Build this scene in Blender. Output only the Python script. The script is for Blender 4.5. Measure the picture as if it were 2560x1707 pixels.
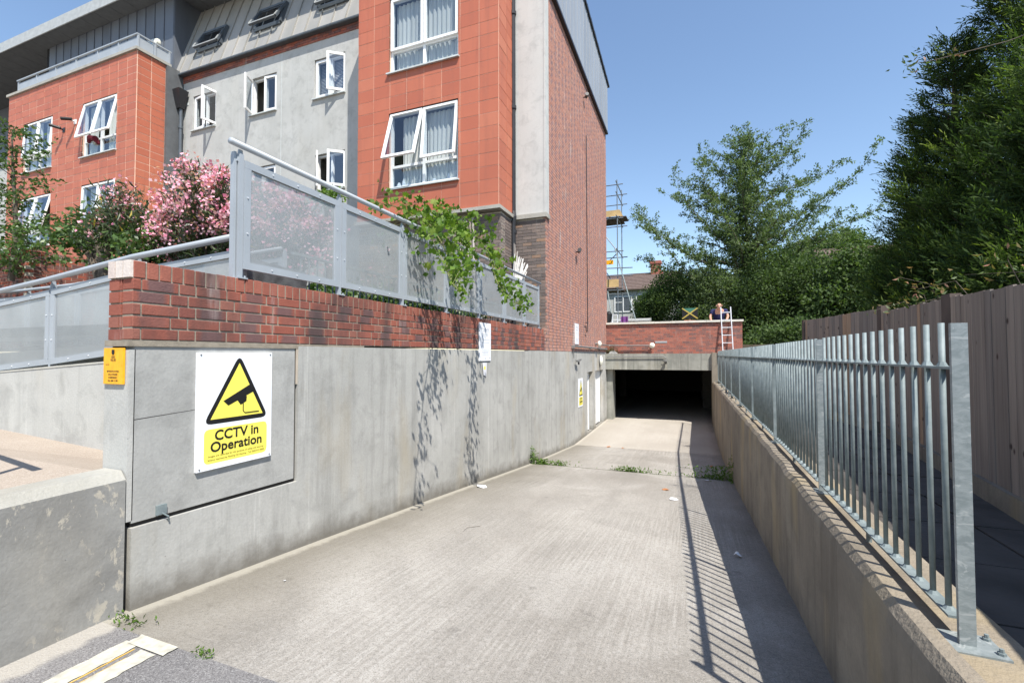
import bpy, bmesh, math, random
import numpy as np
from mathutils import Matrix, Vector
random.seed(7); rng = np.random.default_rng(7)
D = bpy.data; scene = bpy.context.scene
for o in list(D.objects): D.objects.remove(o)
COL = scene.collection
R = math.radians

# ---------------------------------------------------------------- camera
YAW, PITCH, ROLL, FPX = 0.37252484, 0.02838287, -0.00157244, 1157.56
cam_d = D.cameras.new('camera'); cam = D.objects.new('camera', cam_d); COL.objects.link(cam)
cy_, sy_, cp_, sp_ = math.cos(YAW), math.sin(YAW), math.cos(PITCH), math.sin(PITCH)
fwd = Vector((-sy_*cp_, cy_*cp_, sp_)); rt = Vector((cy_, sy_, 0)); up = rt.cross(fwd)
rt2 = rt*math.cos(ROLL) + up*math.sin(ROLL); up2 = up*math.cos(ROLL) - rt*math.sin(ROLL)
cam.matrix_world = Matrix(((rt2.x, up2.x, -fwd.x, 0), (rt2.y, up2.y, -fwd.y, 0), (rt2.z, up2.z, -fwd.z, 0), (0, 0, 0, 1)))
cam_d.sensor_width = 36; cam_d.sensor_fit = 'HORIZONTAL'; cam_d.lens = FPX/2560*36
cam_d.clip_start = .05; cam_d.clip_end = 3000
scene.camera = cam

# ---------------------------------------------------------------- sky and sun
SUN = Vector((.475, -.43, 1.0)).normalized()
SUN_EL = math.asin(SUN.z); SUN_ROT = math.atan2(SUN.x, SUN.y)
w = D.worlds.new('World'); scene.world = w; w.use_nodes = True
wn = w.node_tree.nodes; wl = w.node_tree.links
sky = wn.new('ShaderNodeTexSky'); sky.sky_type = 'NISHITA'; sky.sun_disc = False
sky.sun_elevation = SUN_EL; sky.sun_rotation = SUN_ROT
sky.altitude = 50; sky.air_density = 1.15; sky.dust_density = .3; sky.ozone_density = 2.0
wl.new(sky.outputs[0], wn['Background'].inputs[0]); wn['Background'].inputs[1].default_value = .128
sd = D.lights.new('sun', 'SUN'); sd.energy = 4.8; sd.angle = R(.53); sd.color = (1, .955, .88)
so = D.objects.new('sun', sd); COL.objects.link(so)
so.rotation_euler = (-SUN).to_track_quat('-Z', 'Y').to_euler()
scene.view_settings.view_transform = 'Standard'; scene.view_settings.look = 'None'
scene.view_settings.exposure = .74; scene.view_settings.gamma = 1
scene.render.engine = 'CYCLES'

# ---------------------------------------------------------------- material helpers
class NT:
    def __init__(s, name):
        s.m = D.materials.new(name); s.m.use_nodes = True; s.t = s.m.node_tree
        s.b = s.t.nodes['Principled BSDF']; s.out = s.t.nodes['Material Output']
    def n(s, typ, **kw):
        o = s.t.nodes.new('ShaderNode'+typ)
        for k, v in kw.items(): setattr(o, k, v)
        return o
    def l(s, a, b): s.t.links.new(a, b)
    def put(s, sock, v):
        if isinstance(v, bpy.types.NodeSocket): s.l(v, sock)
        elif isinstance(v, tuple) and len(v) == 3 and sock.type == 'RGBA': sock.default_value = (*v, 1)
        else: sock.default_value = v
    def math(s, op, a, b=0., clamp=False):
        o = s.n('Math', operation=op, use_clamp=clamp); s.put(o.inputs[0], a); s.put(o.inputs[1], b); return o.outputs[0]
    def mix(s, f, a, b, bt='MIX'):
        o = s.n('MixRGB', blend_type=bt); s.put(o.inputs[0], f); s.put(o.inputs[1], a); s.put(o.inputs[2], b); return o.outputs[0]
    def pos(s, scale=(1, 1, 1), kind='pos'):
        if kind == 'pos': src = s.n('NewGeometry').outputs['Position']
        else: src = s.n('TexCoord').outputs[kind]
        mp = s.n('Mapping'); mp.inputs['Scale'].default_value = scale; s.l(src, mp.inputs['Vector']); return mp.outputs[0]
    def noise(s, scale, vec=None, detail=3, rough=.5, dist=0):
        o = s.n('TexNoise'); s.l(vec if vec is not None else s.pos(), o.inputs['Vector'])
        o.inputs['Scale'].default_value = scale; o.inputs['Detail'].default_value = detail
        o.inputs['Roughness'].default_value = rough; o.inputs['Distortion'].default_value = dist
        return o.outputs[0]
    def rampf(s, v, lo, hi, a=0., b=1.):
        o = s.n('MapRange', clamp=True); s.put(o.inputs[0], v); o.inputs[1].default_value = lo; o.inputs[2].default_value = hi
        o.inputs[3].default_value = a; o.inputs[4].default_value = b; return o.outputs[0]
    def ramp(s, v, stops, interp='LINEAR'):
        o = s.n('ValToRGB'); s.put(o.inputs[0], v); cr = o.color_ramp; cr.interpolation = interp
        while len(cr.elements) < len(stops): cr.elements.new(.5)
        for e, (p, c) in zip(cr.elements, stops): e.position = p; e.color = (*c, 1)
        return o.outputs[0]
    def bump(s, h, strength=.3, dist=.01):
        o = s.n('Bump'); s.put(o.inputs['Height'], h); o.inputs['Strength'].default_value = strength; o.inputs['Distance'].default_value = dist
        s.l(o.outputs[0], s.b.inputs['Normal'])
    def attr(s, nm='rnd'): return s.n('Attribute', attribute_name=nm).outputs['Fac']
    def orand(s): return s.n('ObjectInfo').outputs['Random']
    def sep(s, v=None):
        o = s.n('SeparateXYZ'); s.l(v if v is not None else s.n('NewGeometry').outputs['Position'], o.inputs[0]); return o.outputs
    def fin(s, color, rough=.8, metal=0., spec=.3):
        s.put(s.b.inputs['Base Color'], color); s.put(s.b.inputs['Roughness'], rough); s.put(s.b.inputs['Metallic'], metal)
        s.b.inputs['Specular IOR Level'].default_value = spec
        return s.m

def plain(name, col, rough=.6, metal=0., var=.12, sc=6., spec=.35, bump=0.):
    t = NT(name); n = t.noise(sc, detail=4)
    c = t.mix(t.rampf(n, .3, .7), tuple(v*(1-var) for v in col), tuple(min(1, v*(1+var)) for v in col))
    if bump: t.bump(t.noise(sc*12, detail=3), bump, .01)
    return t.fin(c, rough, metal, spec)

def concrete(name, c1, c2, streak=.35, base_dirt=False, rust=.0, axis='y', bmp=.25, extra=None):
    t = NT(name)
    n1 = t.noise(1.1, detail=6, rough=.62)
    c = t.mix(t.rampf(n1, .35, .65), c1, c2)
    sc = (5, 5, .33)
    st = t.noise(1.5, t.pos(sc), detail=7, rough=.7, dist=.25)
    c = t.mix(t.math('MULTIPLY', t.rampf(st, .50, .68), streak), c, tuple(v*.55 for v in c1))
    st2 = t.noise(2.0, t.pos((4.5, 4.5, .16)), detail=5, rough=.65, dist=.15)
    c = t.mix(t.math('MULTIPLY', t.rampf(st2, .60, .72), streak*1.2), c, tuple(min(.8, v*1.35) for v in c2))
    blot = t.noise(3.5, detail=7, rough=.7, dist=.4)
    c = t.mix(t.math('MULTIPLY', t.rampf(blot, .50, .68), .42), c, tuple(v*.55 for v in c1))
    fine = t.noise(60, detail=3, rough=.6)
    c = t.mix(t.rampf(fine, .3, .7, 0, .22), c, tuple(v*.6 for v in c1))
    if rust:
        ru = t.noise(.9, t.pos((1.6, 1.6, .6)), detail=4)
        c = t.mix(t.math('MULTIPLY', t.rampf(ru, .55, .68), rust), c, (.36, .28, .15))
    if base_dirt:
        x, y, z = t.sep()
        zr = t.math('MAXIMUM', t.math('SUBTRACT', -1.345, t.math('MULTIPLY', y, .0985)), -2.56)
        h = t.math('SUBTRACT', z, zr)
        h = t.math('ADD', h, t.math('MULTIPLY', t.math('SUBTRACT', t.noise(5, detail=6, rough=.65), .5), .30))
        c = t.mix(t.rampf(h, .02, .19, .78, 0.), c, (.125, .112, .092))
    vo = t.n('TexVoronoi'); t.l(t.pos(), vo.inputs['Vector']); vo.inputs['Scale'].default_value = 14
    pit = t.rampf(vo.outputs['Distance'], .02, .06, 1., 0.)
    pn = t.rampf(t.noise(2.2), .5, .6)
    c = t.mix(t.math('MULTIPLY', t.math('MULTIPLY', pit, pn), .7), c, (.1, .095, .085))
    if extra: c = extra(t, c)
    t.bump(t.math('ADD', t.math('MULTIPLY', fine, .5), n1), bmp, .015)
    return t.fin(c, .88, 0, .2)

# ---------------------------------------------------------------- geometry helpers
class MB:
    def __init__(s): s.v = []; s.f = []; s.r = []; s.M = Matrix.Identity(4); s.rnd = 0.
    def add(s, vs, fs, rnd=None):
        b = len(s.v); M = s.M
        for p in vs: s.v.append(tuple(M @ Vector(p)))
        for f in fs: s.f.append(tuple(b+i for i in f)); s.r.append(s.rnd if rnd is None else rnd)
    def box(s, x0, x1, y0, y1, z0, z1, rnd=None):
        s.add([(x0,y0,z0),(x1,y0,z0),(x1,y1,z0),(x0,y1,z0),(x0,y0,z1),(x1,y0,z1),(x1,y1,z1),(x0,y1,z1)],
              [(0,3,2,1),(4,5,6,7),(0,1,5,4),(1,2,6,5),(2,3,7,6),(3,0,4,7)], rnd); return s
    def quad(s, a, b, c, d, rnd=None): s.add([a,b,c,d], [(0,1,2,3)], rnd); return s
    def hexa(s, P, rnd=None):   # 8 points: bottom 4 ccw, top 4 ccw
        s.add(P, [(0,3,2,1),(4,5,6,7),(0,1,5,4),(1,2,6,5),(2,3,7,6),(3,0,4,7)], rnd); return s
    def prism(s, pts, d, rnd=None):    # polygon extruded by vector d
        n = len(pts); d = Vector(d); P = [Vector(p) for p in pts]
        s.add(P+[p+d for p in P], [tuple(range(n))[::-1], tuple(range(n, 2*n))]+[(i,(i+1)%n,n+(i+1)%n,n+i) for i in range(n)], rnd); return s
    def tube(s, pts, rad, n=8, rnd=None, cap=True):
        P = [Vector(p) for p in pts]; m = len(P)
        rads = rad if isinstance(rad, (list, tuple)) else [rad]*m
        vs = []; ref = None
        for i, p in enumerate(P):
            t = (P[min(i+1, m-1)]-P[max(i-1, 0)]).normalized()
            if ref is None: ref = Vector((0,0,1)) if abs(t.z) < .9 else Vector((1,0,0))
            a = t.cross(ref).normalized(); b = a.cross(t).normalized(); ref = b
            for k in range(n):
                an = 2*math.pi*k/n; vs.append(p + (a*math.cos(an)+b*math.sin(an))*rads[i])
        fs = [(i*n+k, i*n+(k+1)%n, (i+1)*n+(k+1)%n, (i+1)*n+k) for i in range(m-1) for k in range(n)]
        if cap: fs += [tuple(range(n))[::-1], tuple(range((m-1)*n, m*n))]
        s.add(vs, fs, rnd); return s
    def bar(s, a, b, w, h, rnd=None):   # rectangular bar between two points
        a = Vector(a); b = Vector(b); t = (b-a).normalized()
        u = t.cross(Vector((0,0,1)));
        if u.length < .01: u = Vector((1,0,0))
        u.normalize(); v = u.cross(t).normalized(); u = u*w/2; v = v*h/2
        s.hexa([a-u-v, a+u-v, b+u-v, b-u-v, a-u+v, a+u+v, b+u+v, b-u+v], rnd); return s
    def build(s, name, mat, parent=None, smooth=False):
        me = D.meshes.new(name); me.from_pydata(s.v, [], s.f); me.materials.append(mat)
        at = me.attributes.new('rnd', 'FLOAT', 'FACE'); at.data.foreach_set('value', s.r)
        if smooth: me.polygons.foreach_set('use_smooth', [True]*len(me.polygons))
        return link(name, me, parent)

def link(name, me, parent=None):
    o = D.objects.new(name, me); COL.objects.link(o)
    if parent is not None:
        o.parent = parent
        if parent.type == 'EMPTY' and parent.get('_w'): o.matrix_parent_inverse = Matrix.Translation(-parent.location)
    return o
def thing(name, label, cat, loc=(0, 0, 0), group=None, world=True):
    o = D.objects.new(name, None); COL.objects.link(o); o.location = loc; o.empty_display_size = .2
    o['label'] = label; o['category'] = cat
    if group: o['group'] = group
    if world: o['_w'] = 1
    return o
def tag(o, label, cat, group=None):
    o['label'] = label; o['category'] = cat
    if group: o['group'] = group
    return o
def struct(o): o['kind'] = 'structure'; return o
def stuff(o): o['kind'] = 'stuff'; return o
def inst(name, me, parent, loc, rot=(0, 0, 0), sc=(1, 1, 1)):
    o = link(name, me, parent); o.location = loc; o.rotation_euler = rot; o.scale = sc; return o
def cutpanel(mb, axis, c0, c1, u0, u1, z0, z1, holes):
    """slab with rectangular holes; axis 'y': facing y, u = x ; axis 'x': facing x, u = y"""
    us = sorted({u0, u1, *[h[0] for h in holes], *[h[1] for h in holes]}); us = [u for u in us if u0 <= u <= u1]
    for a, b in zip(us[:-1], us[1:]):
        zz = [(z0, z1)]
        for h in holes:
            if h[0] < b-1e-6 and h[1] > a+1e-6:
                nz = []
                for p, q in zz:
                    if h[2] >= q or h[3] <= p: nz.append((p, q)); continue
                    if h[2] > p: nz.append((p, h[2]))
                    if h[3] < q: nz.append((h[3], q))
                zz = nz
        for p, q in zz:
            if axis == 'y': mb.box(a, b, c0, c1, p, q)
            else: mb.box(c0, c1, a, b, p, q)
def text(body, size, mat, name, parent, M, align='CENTER', sx=1.0, bold=0.):
    cu = D.curves.new(name, 'FONT'); cu.body = body; cu.size = size; cu.align_x = align; cu.resolution_u = 3; cu.offset = bold
    ob = D.objects.new(name, cu); dg = bpy.context.evaluated_depsgraph_get()
    COL.objects.link(ob); dg.update(); me = D.meshes.new_from_object(ob.evaluated_get(dg)); D.objects.remove(ob); D.curves.remove(cu)
    me.transform(M @ Matrix.Diagonal((sx, 1, 1, 1))); me.materials.clear(); me.materials.append(mat)
    return link(name, me, parent)

# foliage --------------------------------------------------------
def leaf_mesh(P, size, aspect=.5, dirs=None, jitter=1., droop=0., rnd=None, fold=.15):
    n = len(P)
    d = rng.normal(size=(n, 3)) * jitter
    if dirs is not None: d = d + dirs
    d[:, 2] -= droop
    d /= np.linalg.norm(d, axis=1)[:, None]+1e-9
    r = rng.normal(size=(n, 3)); s = np.cross(d, r); s /= np.linalg.norm(s, axis=1)[:, None]+1e-9
    nn = np.cross(d, s)
    L = np.asarray(size)[:, None] if np.ndim(size) else np.full((n, 1), size)
    L = L * rng.uniform(.7, 1.25, (n, 1))
    V = np.empty((n, 4, 3)); V[:, 0] = P
    V[:, 1] = P + d*L*.5 + s*L*aspect*.5 + nn*L*fold; V[:, 2] = P + d*L; V[:, 3] = P + d*L*.5 - s*L*aspect*.5 + nn*L*fold
    rr = rng.random(n) if rnd is None else rnd
    return V.reshape(-1, 3), rr
def quads_obj(name, V, rr, mat, parent=None):
    n = len(V)//4; me = D.meshes.new(name)
    me.vertices.add(len(V)); me.vertices.foreach_set('co', V.astype('f').ravel())
    me.loops.add(n*4); me.loops.foreach_set('vertex_index', np.arange(n*4, dtype='i'))
    me.polygons.add(n); me.polygons.foreach_set('loop_start', np.arange(0, n*4, 4, dtype='i'))
    try: me.polygons.foreach_set('loop_total', np.full(n, 4, dtype='i'))
    except Exception: pass
    me.update(calc_edges=True); me.materials.append(mat)
    at = me.attributes.new('rnd', 'FLOAT', 'FACE'); at.data.foreach_set('value', rr.astype('f'))
    return link(name, me, parent)
def leafmat(name, stops, trans=.35, rough=.55, spec=.35):
    t = NT(name); c = t.ramp(t.attr(), stops)
    t.fin(c, rough, 0, spec)
    tr = t.n('BsdfTranslucent'); mx = t.n('MixShader'); mx.inputs[0].default_value = trans
    c2 = t.mix(1., c, (1.0, 1.15, .45), 'MULTIPLY'); t.l(c2, tr.inputs[0])
    t.l(t.b.outputs[0], mx.inputs[1]); t.l(tr.outputs[0], mx.inputs[2]); t.l(mx.outputs[0], t.out.inputs[0])
    return t.m

# ---------------------------------------------------------------- materials
M = {}
def wall_marks(t, c):
    x, y, z = t.sep()
    # scraped pale marks on the low wall
    n = t.noise(15.0, t.pos((1, 1, .55)), detail=6, rough=.7, dist=.35)
    msk = t.math('MULTIPLY', t.rampf(n, .56, .61), t.rampf(t.noise(2.6, detail=2), .47, .58))
    return t.mix(t.math('MULTIPLY', msk, .6), c, (.50, .45, .36))
M['conc'] = concrete('pale_streaked_concrete', (.365, .36, .335), (.465, .458, .43), .42, True, .30)
M['conc_near'] = concrete('grey_blotched_concrete', (.33, .328, .31), (.45, .447, .425), .15, True, .0)
M['conc_low'] = concrete('weathered_concrete', (.235, .23, .215), (.385, .38, .355), .12, False, .12, extra=wall_marks)
M['conc_ramp'] = concrete('ramp_wall_concrete', (.42, .415, .39), (.52, .515, .48), .25, False, .15)
M['conc_top'] = concrete('pale_rough_concrete', (.33, .32, .285), (.42, .405, .36), .1, False, .1, bmp=.5)
M['conc_beam'] = concrete('stained_beam_concrete', (.25, .25, .22), (.38, .375, .33), .75, False, .2)
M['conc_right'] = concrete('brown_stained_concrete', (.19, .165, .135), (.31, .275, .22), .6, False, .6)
M['conc_strip'] = concrete('exposed_aggregate_coping', (.21, .18, .14), (.35, .30, .235), .0, False, .4, bmp=.9)
M['coping'] = plain('pale_coping_stone', (.62, .60, .53), .8, var=.1, sc=4)
M['plaster'] = concrete('painted_render', (.42, .42, .40), (.48, .48, .46), .12, False, .05, bmp=.15)
M['plaster2'] = concrete('pale_painted_render', (.50, .50, .48), (.55, .545, .52), .12, False, .05, bmp=.1)
M['gap'] = plain('dark_joint', (.045, .04, .035), .9)

def mk_driveway():
    t = NT('brushed_concrete'); x, y, z = t.sep()
    n1 = t.noise(.55, detail=6, rough=.6); n2 = t.noise(2.2, detail=6, rough=.65)
    c = t.mix(t.rampf(n1, .35, .65), (.27, .25, .222), (.385, .362, .328))
    c = t.mix(t.rampf(n2, .45, .72, 0, .5), c, (.19, .175, .152))
    tr = t.noise(1.3, t.pos((1.1, .16, 1)), detail=5, rough=.6)
    c = t.mix(t.rampf(tr, .5, .68, 0, .42), c, (.17, .158, .14))
    li = t.noise(1.0, t.pos((55, 1.2, 1)), detail=3, rough=.7)
    c = t.mix(t.math('MULTIPLY', t.rampf(li, .42, .60, 0, .6), t.rampf(t.noise(.7), .40, .60)), c, (.44, .42, .385))
    bl = t.noise(.9, t.pos((1, .7, 1)), detail=3, rough=.5, dist=1.2); c = t.mix(t.rampf(bl, .52, .66, 0, .22), c, (.17, .16, .145)); c = t.mix(t.rampf(bl, .34, .46, .35, 0), c, (.46, .44, .405))
    sp_ = t.noise(4.2, detail=2); c = t.mix(t.rampf(sp_, .70, .76, 0, .45), c, (.13, .12, .11))
    ag = t.noise(95, detail=2, rough=.7)
    c = t.mix(t.rampf(ag, .5, .62, 0, .45), c, (.36, .33, .29))
    ag2 = t.noise(150, detail=2, rough=.7)
    c = t.mix(t.rampf(ag2, .52, .64, 0, .6), c, (.09, .083, .075)); ag3 = t.noise(38, detail=4, rough=.75); c = t.mix(t.rampf(ag3, .5, .66, 0, .42), c, (.15, .138, .12)); c = t.mix(t.rampf(ag3, .3, .44, .5, 0), c, (.40, .38, .355))
    # dirt collected along the foot of the left wall, then a clean fillet strip
    e = t.math('ADD', x, t.math('MULTIPLY', t.math('SUBTRACT', t.noise(1.6, detail=6), .5), .5))
    c = t.mix(t.rampf(e, -3.05, -2.15, .68, 0.), c, (.15, .135, .105))
    e2 = t.math('ADD', x, t.math('MULTIPLY', t.math('SUBTRACT', t.noise(11, detail=6, rough=.7), .5), .13))
    c = t.mix(t.rampf(e2, -3.11, -3.05, .75, 0.), c, (.37, .345, .29))
    # far slab is cleaner and pinker
    c = t.mix(t.rampf(y, 12.85, 12.95, 0, .5), c, (.43, .39, .335))
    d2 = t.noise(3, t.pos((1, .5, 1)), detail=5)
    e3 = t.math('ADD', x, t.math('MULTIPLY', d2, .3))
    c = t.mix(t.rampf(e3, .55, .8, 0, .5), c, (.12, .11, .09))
    cr = t.math('ADD', t.math('MULTIPLY', ag, .8), t.math('MULTIPLY', li, .35))
    t.bump(cr, .55, .012); return t.fin(c, .9, 0, .15)
M['drive'] = mk_driveway()
def mk_asphalt():
    t = NT('asphalt'); a = t.noise(120, detail=2, rough=.7); b = t.noise(1.5, detail=6)
    c = t.mix(t.rampf(b, .3, .7), (.15, .145, .145), (.215, .205, .20))
    c = t.mix(t.rampf(a, .5, .66, 0, .7), c, (.34, .33, .32))
    c = t.mix(t.rampf(t.noise(170, detail=1), .55, .65, 0, .6), c, (.05, .047, .047)); x, y, z = t.sep(); e = t.math('ADD', x, t.math('MULTIPLY', t.math('SUBTRACT', t.noise(7, detail=5), .5), .16)); c = t.mix(t.rampf(e, -3.04, -2.99, .75, 0), c, (.42, .39, .34))
    t.bump(a, .7, .012); return t.fin(c, .9, 0, .2)
M['asphalt'] = mk_asphalt()
def mk_ped():
    t = NT('pink_aggregate_paving'); a = t.noise(75, detail=3, rough=.7)
    c = t.mix(t.rampf(t.noise(1.4, detail=6), .3, .7), (.30, .25, .205), (.37, .315, .26))
    c = t.mix(t.rampf(a, .45, .65, 0, .5), c, (.46, .40, .34)); c = t.mix(t.rampf(t.noise(130, detail=1), .55, .68, 0, .5), c, (.2, .15, .11))
    t.bump(a, .5, .01); return t.fin(c, .9, 0, .15)
M['ped'] = mk_ped()
M['tarmac_path'] = plain('dark_paving', (.075, .068, .062), .9, var=.3, sc=3, bump=.4)
M['soil'] = plain('dry_soil', (.10, .08, .055), .95, var=.4, sc=3, bump=.5)
M['lawn'] = plain('rough_grass_ground', (.06, .08, .03), .95, var=.4, sc=1, bump=.5)
M['paint'] = plain('cream_road_paint', (.45, .43, .36), .85, var=.22, sc=25)
M['paint_y'] = plain('yellow_road_paint', (.62, .40, .10), .8, var=.2, sc=30)

def brickmat(name, stops, source='attr', flash=False, white=.0, soot=.0, bmp=.5):
    t = NT(name); v = t.attr() if source == 'attr' else t.orand()
    c = t.ramp(v, stops)
    if flash:
        g = t.sep(t.pos(kind='Generated')); d = t.math('ABSOLUTE', t.math('SUBTRACT', g[1], .5))
        d = t.math('ADD', d, t.math('MULTIPLY', t.math('SUBTRACT', t.noise(18, detail=3), .5), .25))
        k = t.math('MULTIPLY', t.rampf(d, .30, .42, 1, 0), t.rampf(v, .2, .45))
        c = t.mix(t.math('MULTIPLY', k, .8), c, (.135, .088, .088))
    c = t.mix(t.rampf(t.noise(9, detail=5, rough=.7), .4, .7, 0, .4), c, t.mix(1., c, (.55, .55, .6), 'MULTIPLY'))
    if soot:
        s = t.noise(1.3, t.pos((1.6, 1.6, .5)), detail=5, rough=.6); c = t.mix(t.rampf(s, .5, .66, 0, soot), c, (.05, .045, .045))
    if white:
        s = t.noise(1.0, t.pos((5, 5, .8)), detail=5, rough=.65); c = t.mix(t.rampf(s, .6, .72, 0, white), c, (.52, .47, .44))
    t.bump(t.noise(80, detail=3), bmp, .006); return t.fin(c, .88, 0, .18)
RED = [(0, (.27, .088, .062)), (.35, (.31, .105, .073)), (.7, (.23, .078, .06)), (1, (.31, .125, .09))]
M['brick_s'] = brickmat('flashed_red_brick', RED, 'obj', True, .3, .7)
M['brick_h'] = brickmat('red_brick', RED, 'obj', False, .3, .55)
M['brick_stuff'] = brickmat('mixed_red_brick', [(0, (.31, .10, .068)), (.35, (.37, .125, .085)), (.5, (.16, .098, .095)), (.75, (.25, .10, .08)), (1, (.38, .15, .105))], white=.3, soot=.2)
M['brick_top'] = brickmat('red_brick_on_edge', [(0, (.25, .085, .06)), (1, (.33, .12, .085))], 'obj', False, .2, .75)
M['brick_topS'] = brickmat('worn_brick_on_edge', [(0, (.33, .09, .06)), (.5, (.40, .13, .085)), (1, (.36, .12, .07))], white=.1)
M['brick_gable'] = brickmat('gable_brick', [(0, (.44, .22, .165)), (.35, (.49, .26, .20)), (.5, (.29, .19, .18)), (.75, (.33, .20, .185)), (1, (.44, .25, .195))], white=.8)
M['brick_dark'] = brickmat('dark_brown_brick', [(0, (.14, .115, .105)), (.5, (.19, .155, .14)), (.9, (.23, .18, .155)), (1, (.34, .20, .12))], white=.15)
M['brick_par'] = brickmat('parapet_brick', [(0, (.36, .13, .095)), (.4, (.42, .165, .12)), (.6, (.20, .115, .105)), (1, (.40, .15, .11))], white=.25)
M['mortar'] = plain('sandy_mortar', (.27, .235, .185), .95, var=.2, sc=20, bump=.4)
M['mortar_l'] = plain('light_mortar', (.50, .44, .36), .95, var=.15, sc=20)
M['mortar_d'] = plain('grey_mortar', (.42, .38, .31), .95, var=.2, sc=20)
M['white_brick'] = brickmat('limed_brick', [(0, (.55, .45, .40)), (1, (.68, .63, .57))], 'obj', False, .3)

def mk_tile(name, src):
    t = NT(name); v = t.attr() if src == 'attr' else t.orand()
    c = t.ramp(v, [(0, (.40, .12, .07)), (.3, (.44, .135, .078)), (.6, (.465, .148, .086)), (.85, (.42, .128, .074)), (1, (.49, .17, .10))])
    c = t.mix(t.rampf(t.noise(2.5, t.pos((1, 1, .4)), detail=5), .4, .75, 0, .35), c, (.35, .11, .07)); c = t.mix(t.rampf(t.noise(1.4, t.pos((5, 5, .35)), detail=5, rough=.65), .52, .70, 0, .38), c, (.27, .095, .065)); c = t.mix(t.rampf(t.noise(3.1, t.pos((3, 3, .8)), detail=3), .60, .74, 0, .10), c, (.58, .27, .19))
    t.bump(t.noise(30), .1, .003); return t.fin(c, .5, 0, .3)
M['tile'] = mk_tile('terracotta', 'obj'); M['tileS'] = mk_tile('terracotta_far', 'attr')
M['tile_gap'] = plain('tile_joint', (.66, .44, .33), .9)
M['galv'] = (lambda: (lambda t: (t.bump(t.noise(14), .08, .003), t.fin(t.mix(t.rampf(t.noise(10, detail=4, rough=.7), .35, .65), (.15, .185, .19), (.23, .27, .275)), .6, .1, .3))[1])(NT('galvanised_steel')))()
def mk_gn():
    t = NT('spangled_galvanised_steel'); n = t.noise(26, t.pos((1, 1, 1.8)), detail=5, rough=.65, dist=.8); c = t.mix(t.rampf(n, .38, .62), (.185, .215, .22), (.27, .30, .305))
    m = t.noise(11, t.pos((1, 1, 2.6)), detail=4, rough=.6, dist=1.2); c = t.mix(t.rampf(m, .60, .64, 0, .6), c, (.40, .42, .42)); t.bump(m, .15, .003); return t.fin(c, .55, .15, .4)
M['galv_near'] = mk_gn()
M['grey_frame'] = plain('grey_painted_steel', (.34, .37, .40), .5, .1, var=.06, sc=3)
def mk_mesh():
    t = NT('perforated_sheet'); t.fin(t.mix(t.rampf(t.noise(2, detail=5), .3, .7), (.34, .36, .37), (.44, .46, .465)), .5, .35, .3)
    tr = t.n('BsdfTransparent'); mx = t.n('MixShader')
    # rows of small round holes, 7 mm apart
    x, y, z = t.sep(); s = t.math('ADD', x, y)
    px = t.math('FRACT', t.math('MULTIPLY', s, 143.)); pz = t.math('FRACT', t.math('MULTIPLY', z, 143.))
    dx = t.math('SUBTRACT', px, .5); dz = t.math('SUBTRACT', pz, .5)
    d = t.math('SQRT', t.math('ADD', t.math('MULTIPLY', dx, dx), t.math('MULTIPLY', dz, dz)))
    k = t.math('LESS_THAN', d, .265)
    t.l(k, mx.inputs[0]); t.l(t.b.outputs[0], mx.inputs[1]); t.l(tr.outputs[0], mx.inputs[2]); t.l(mx.outputs[0], t.out.inputs[0]); return t.m
M['mesh'] = mk_mesh()
def mk_zinc(name, a, b):
    t = NT(name); c = t.mix(t.rampf(t.noise(.8, t.pos((2, 2, .5)), detail=4), .3, .7), a, b); c = t.mix(t.math('MULTIPLY', t.attr(), .35), c, tuple(v*1.4 for v in b))
    return t.fin(c, .5, .25, .4)
M['zinc'] = mk_zinc('standing_seam_zinc', (.11, .12, .14), (.15, .165, .19))
M['zinc_w'] = mk_zinc('weathered_zinc', (.28, .275, .255), (.36, .345, .32))
M['zinc_g'] = mk_zinc('gable_zinc', (.27, .29, .32), (.33, .35, .375))
M['soffit'] = plain('grey_soffit', (.10, .105, .11), .7)
M['fascia'] = plain('grey_fascia', (.40, .41, .40), .5, .1)
M['dark'] = plain('dark_void', (.012, .012, .013), .9)
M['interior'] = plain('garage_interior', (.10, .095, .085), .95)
M['room'] = plain('room_wall', (.25, .24, .22), .9)
M['upvc'] = plain('white_plastic', (.80, .80, .79), .35, var=.02)
M['sill'] = plain('grey_sill', (.50, .53, .52), .5)
M['skyframe'] = plain('dark_grey_window_frame', (.10, .115, .13), .4, .2)
def mk_glass(name, tint, f):
    t = NT(name); gl = t.n('BsdfGlossy'); gl.inputs['Roughness'].default_value = .02; gl.inputs[0].default_value = (.9, .93, 1, 1)
    tr = t.n('BsdfTransparent'); tr.inputs[0].default_value = (*tint, 1); mx = t.n('MixShader')
    fr = t.n('LayerWeight'); fr.inputs[0].default_value = .5
    t.l(t.math('ADD', t.math('POWER', fr.outputs['Facing'], 4.), f, True), mx.inputs[0]); t.l(tr.outputs[0], mx.inputs[1]); t.l(gl.outputs[0], mx.inputs[2]); t.l(mx.outputs[0], t.out.inputs[0]); return t.m
M['glass'] = mk_glass('window_glass', (.85, .9, .92), .13)
M['curtain'] = leafmat('net_curtain', [(0, (.62, .62, .60)), (1, (.75, .75, .73))], .3, .9, .1)
M['blind'] = plain('white_blind', (.6, .6, .62), .7)
M['blackpipe'] = plain('black_pipe', (.03, .03, .033), .4)
M['greypipe'] = plain('grey_conduit', (.22, .22, .215), .5, .3)
M['lamp'] = plain('cream_lamp_cover', (.72, .70, .60), .4)
M['white'] = plain('white_sign', (.80, .82, .86), .4, var=.015)
M['yellow'] = plain('sign_yellow', (.86, .75, .12), .45, var=.02)
M['orange'] = plain('sign_orange', (.85, .40, .015), .45, var=.12, sc=25)
M['black'] = plain('sign_black', (.012, .012, .012), .5)
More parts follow.
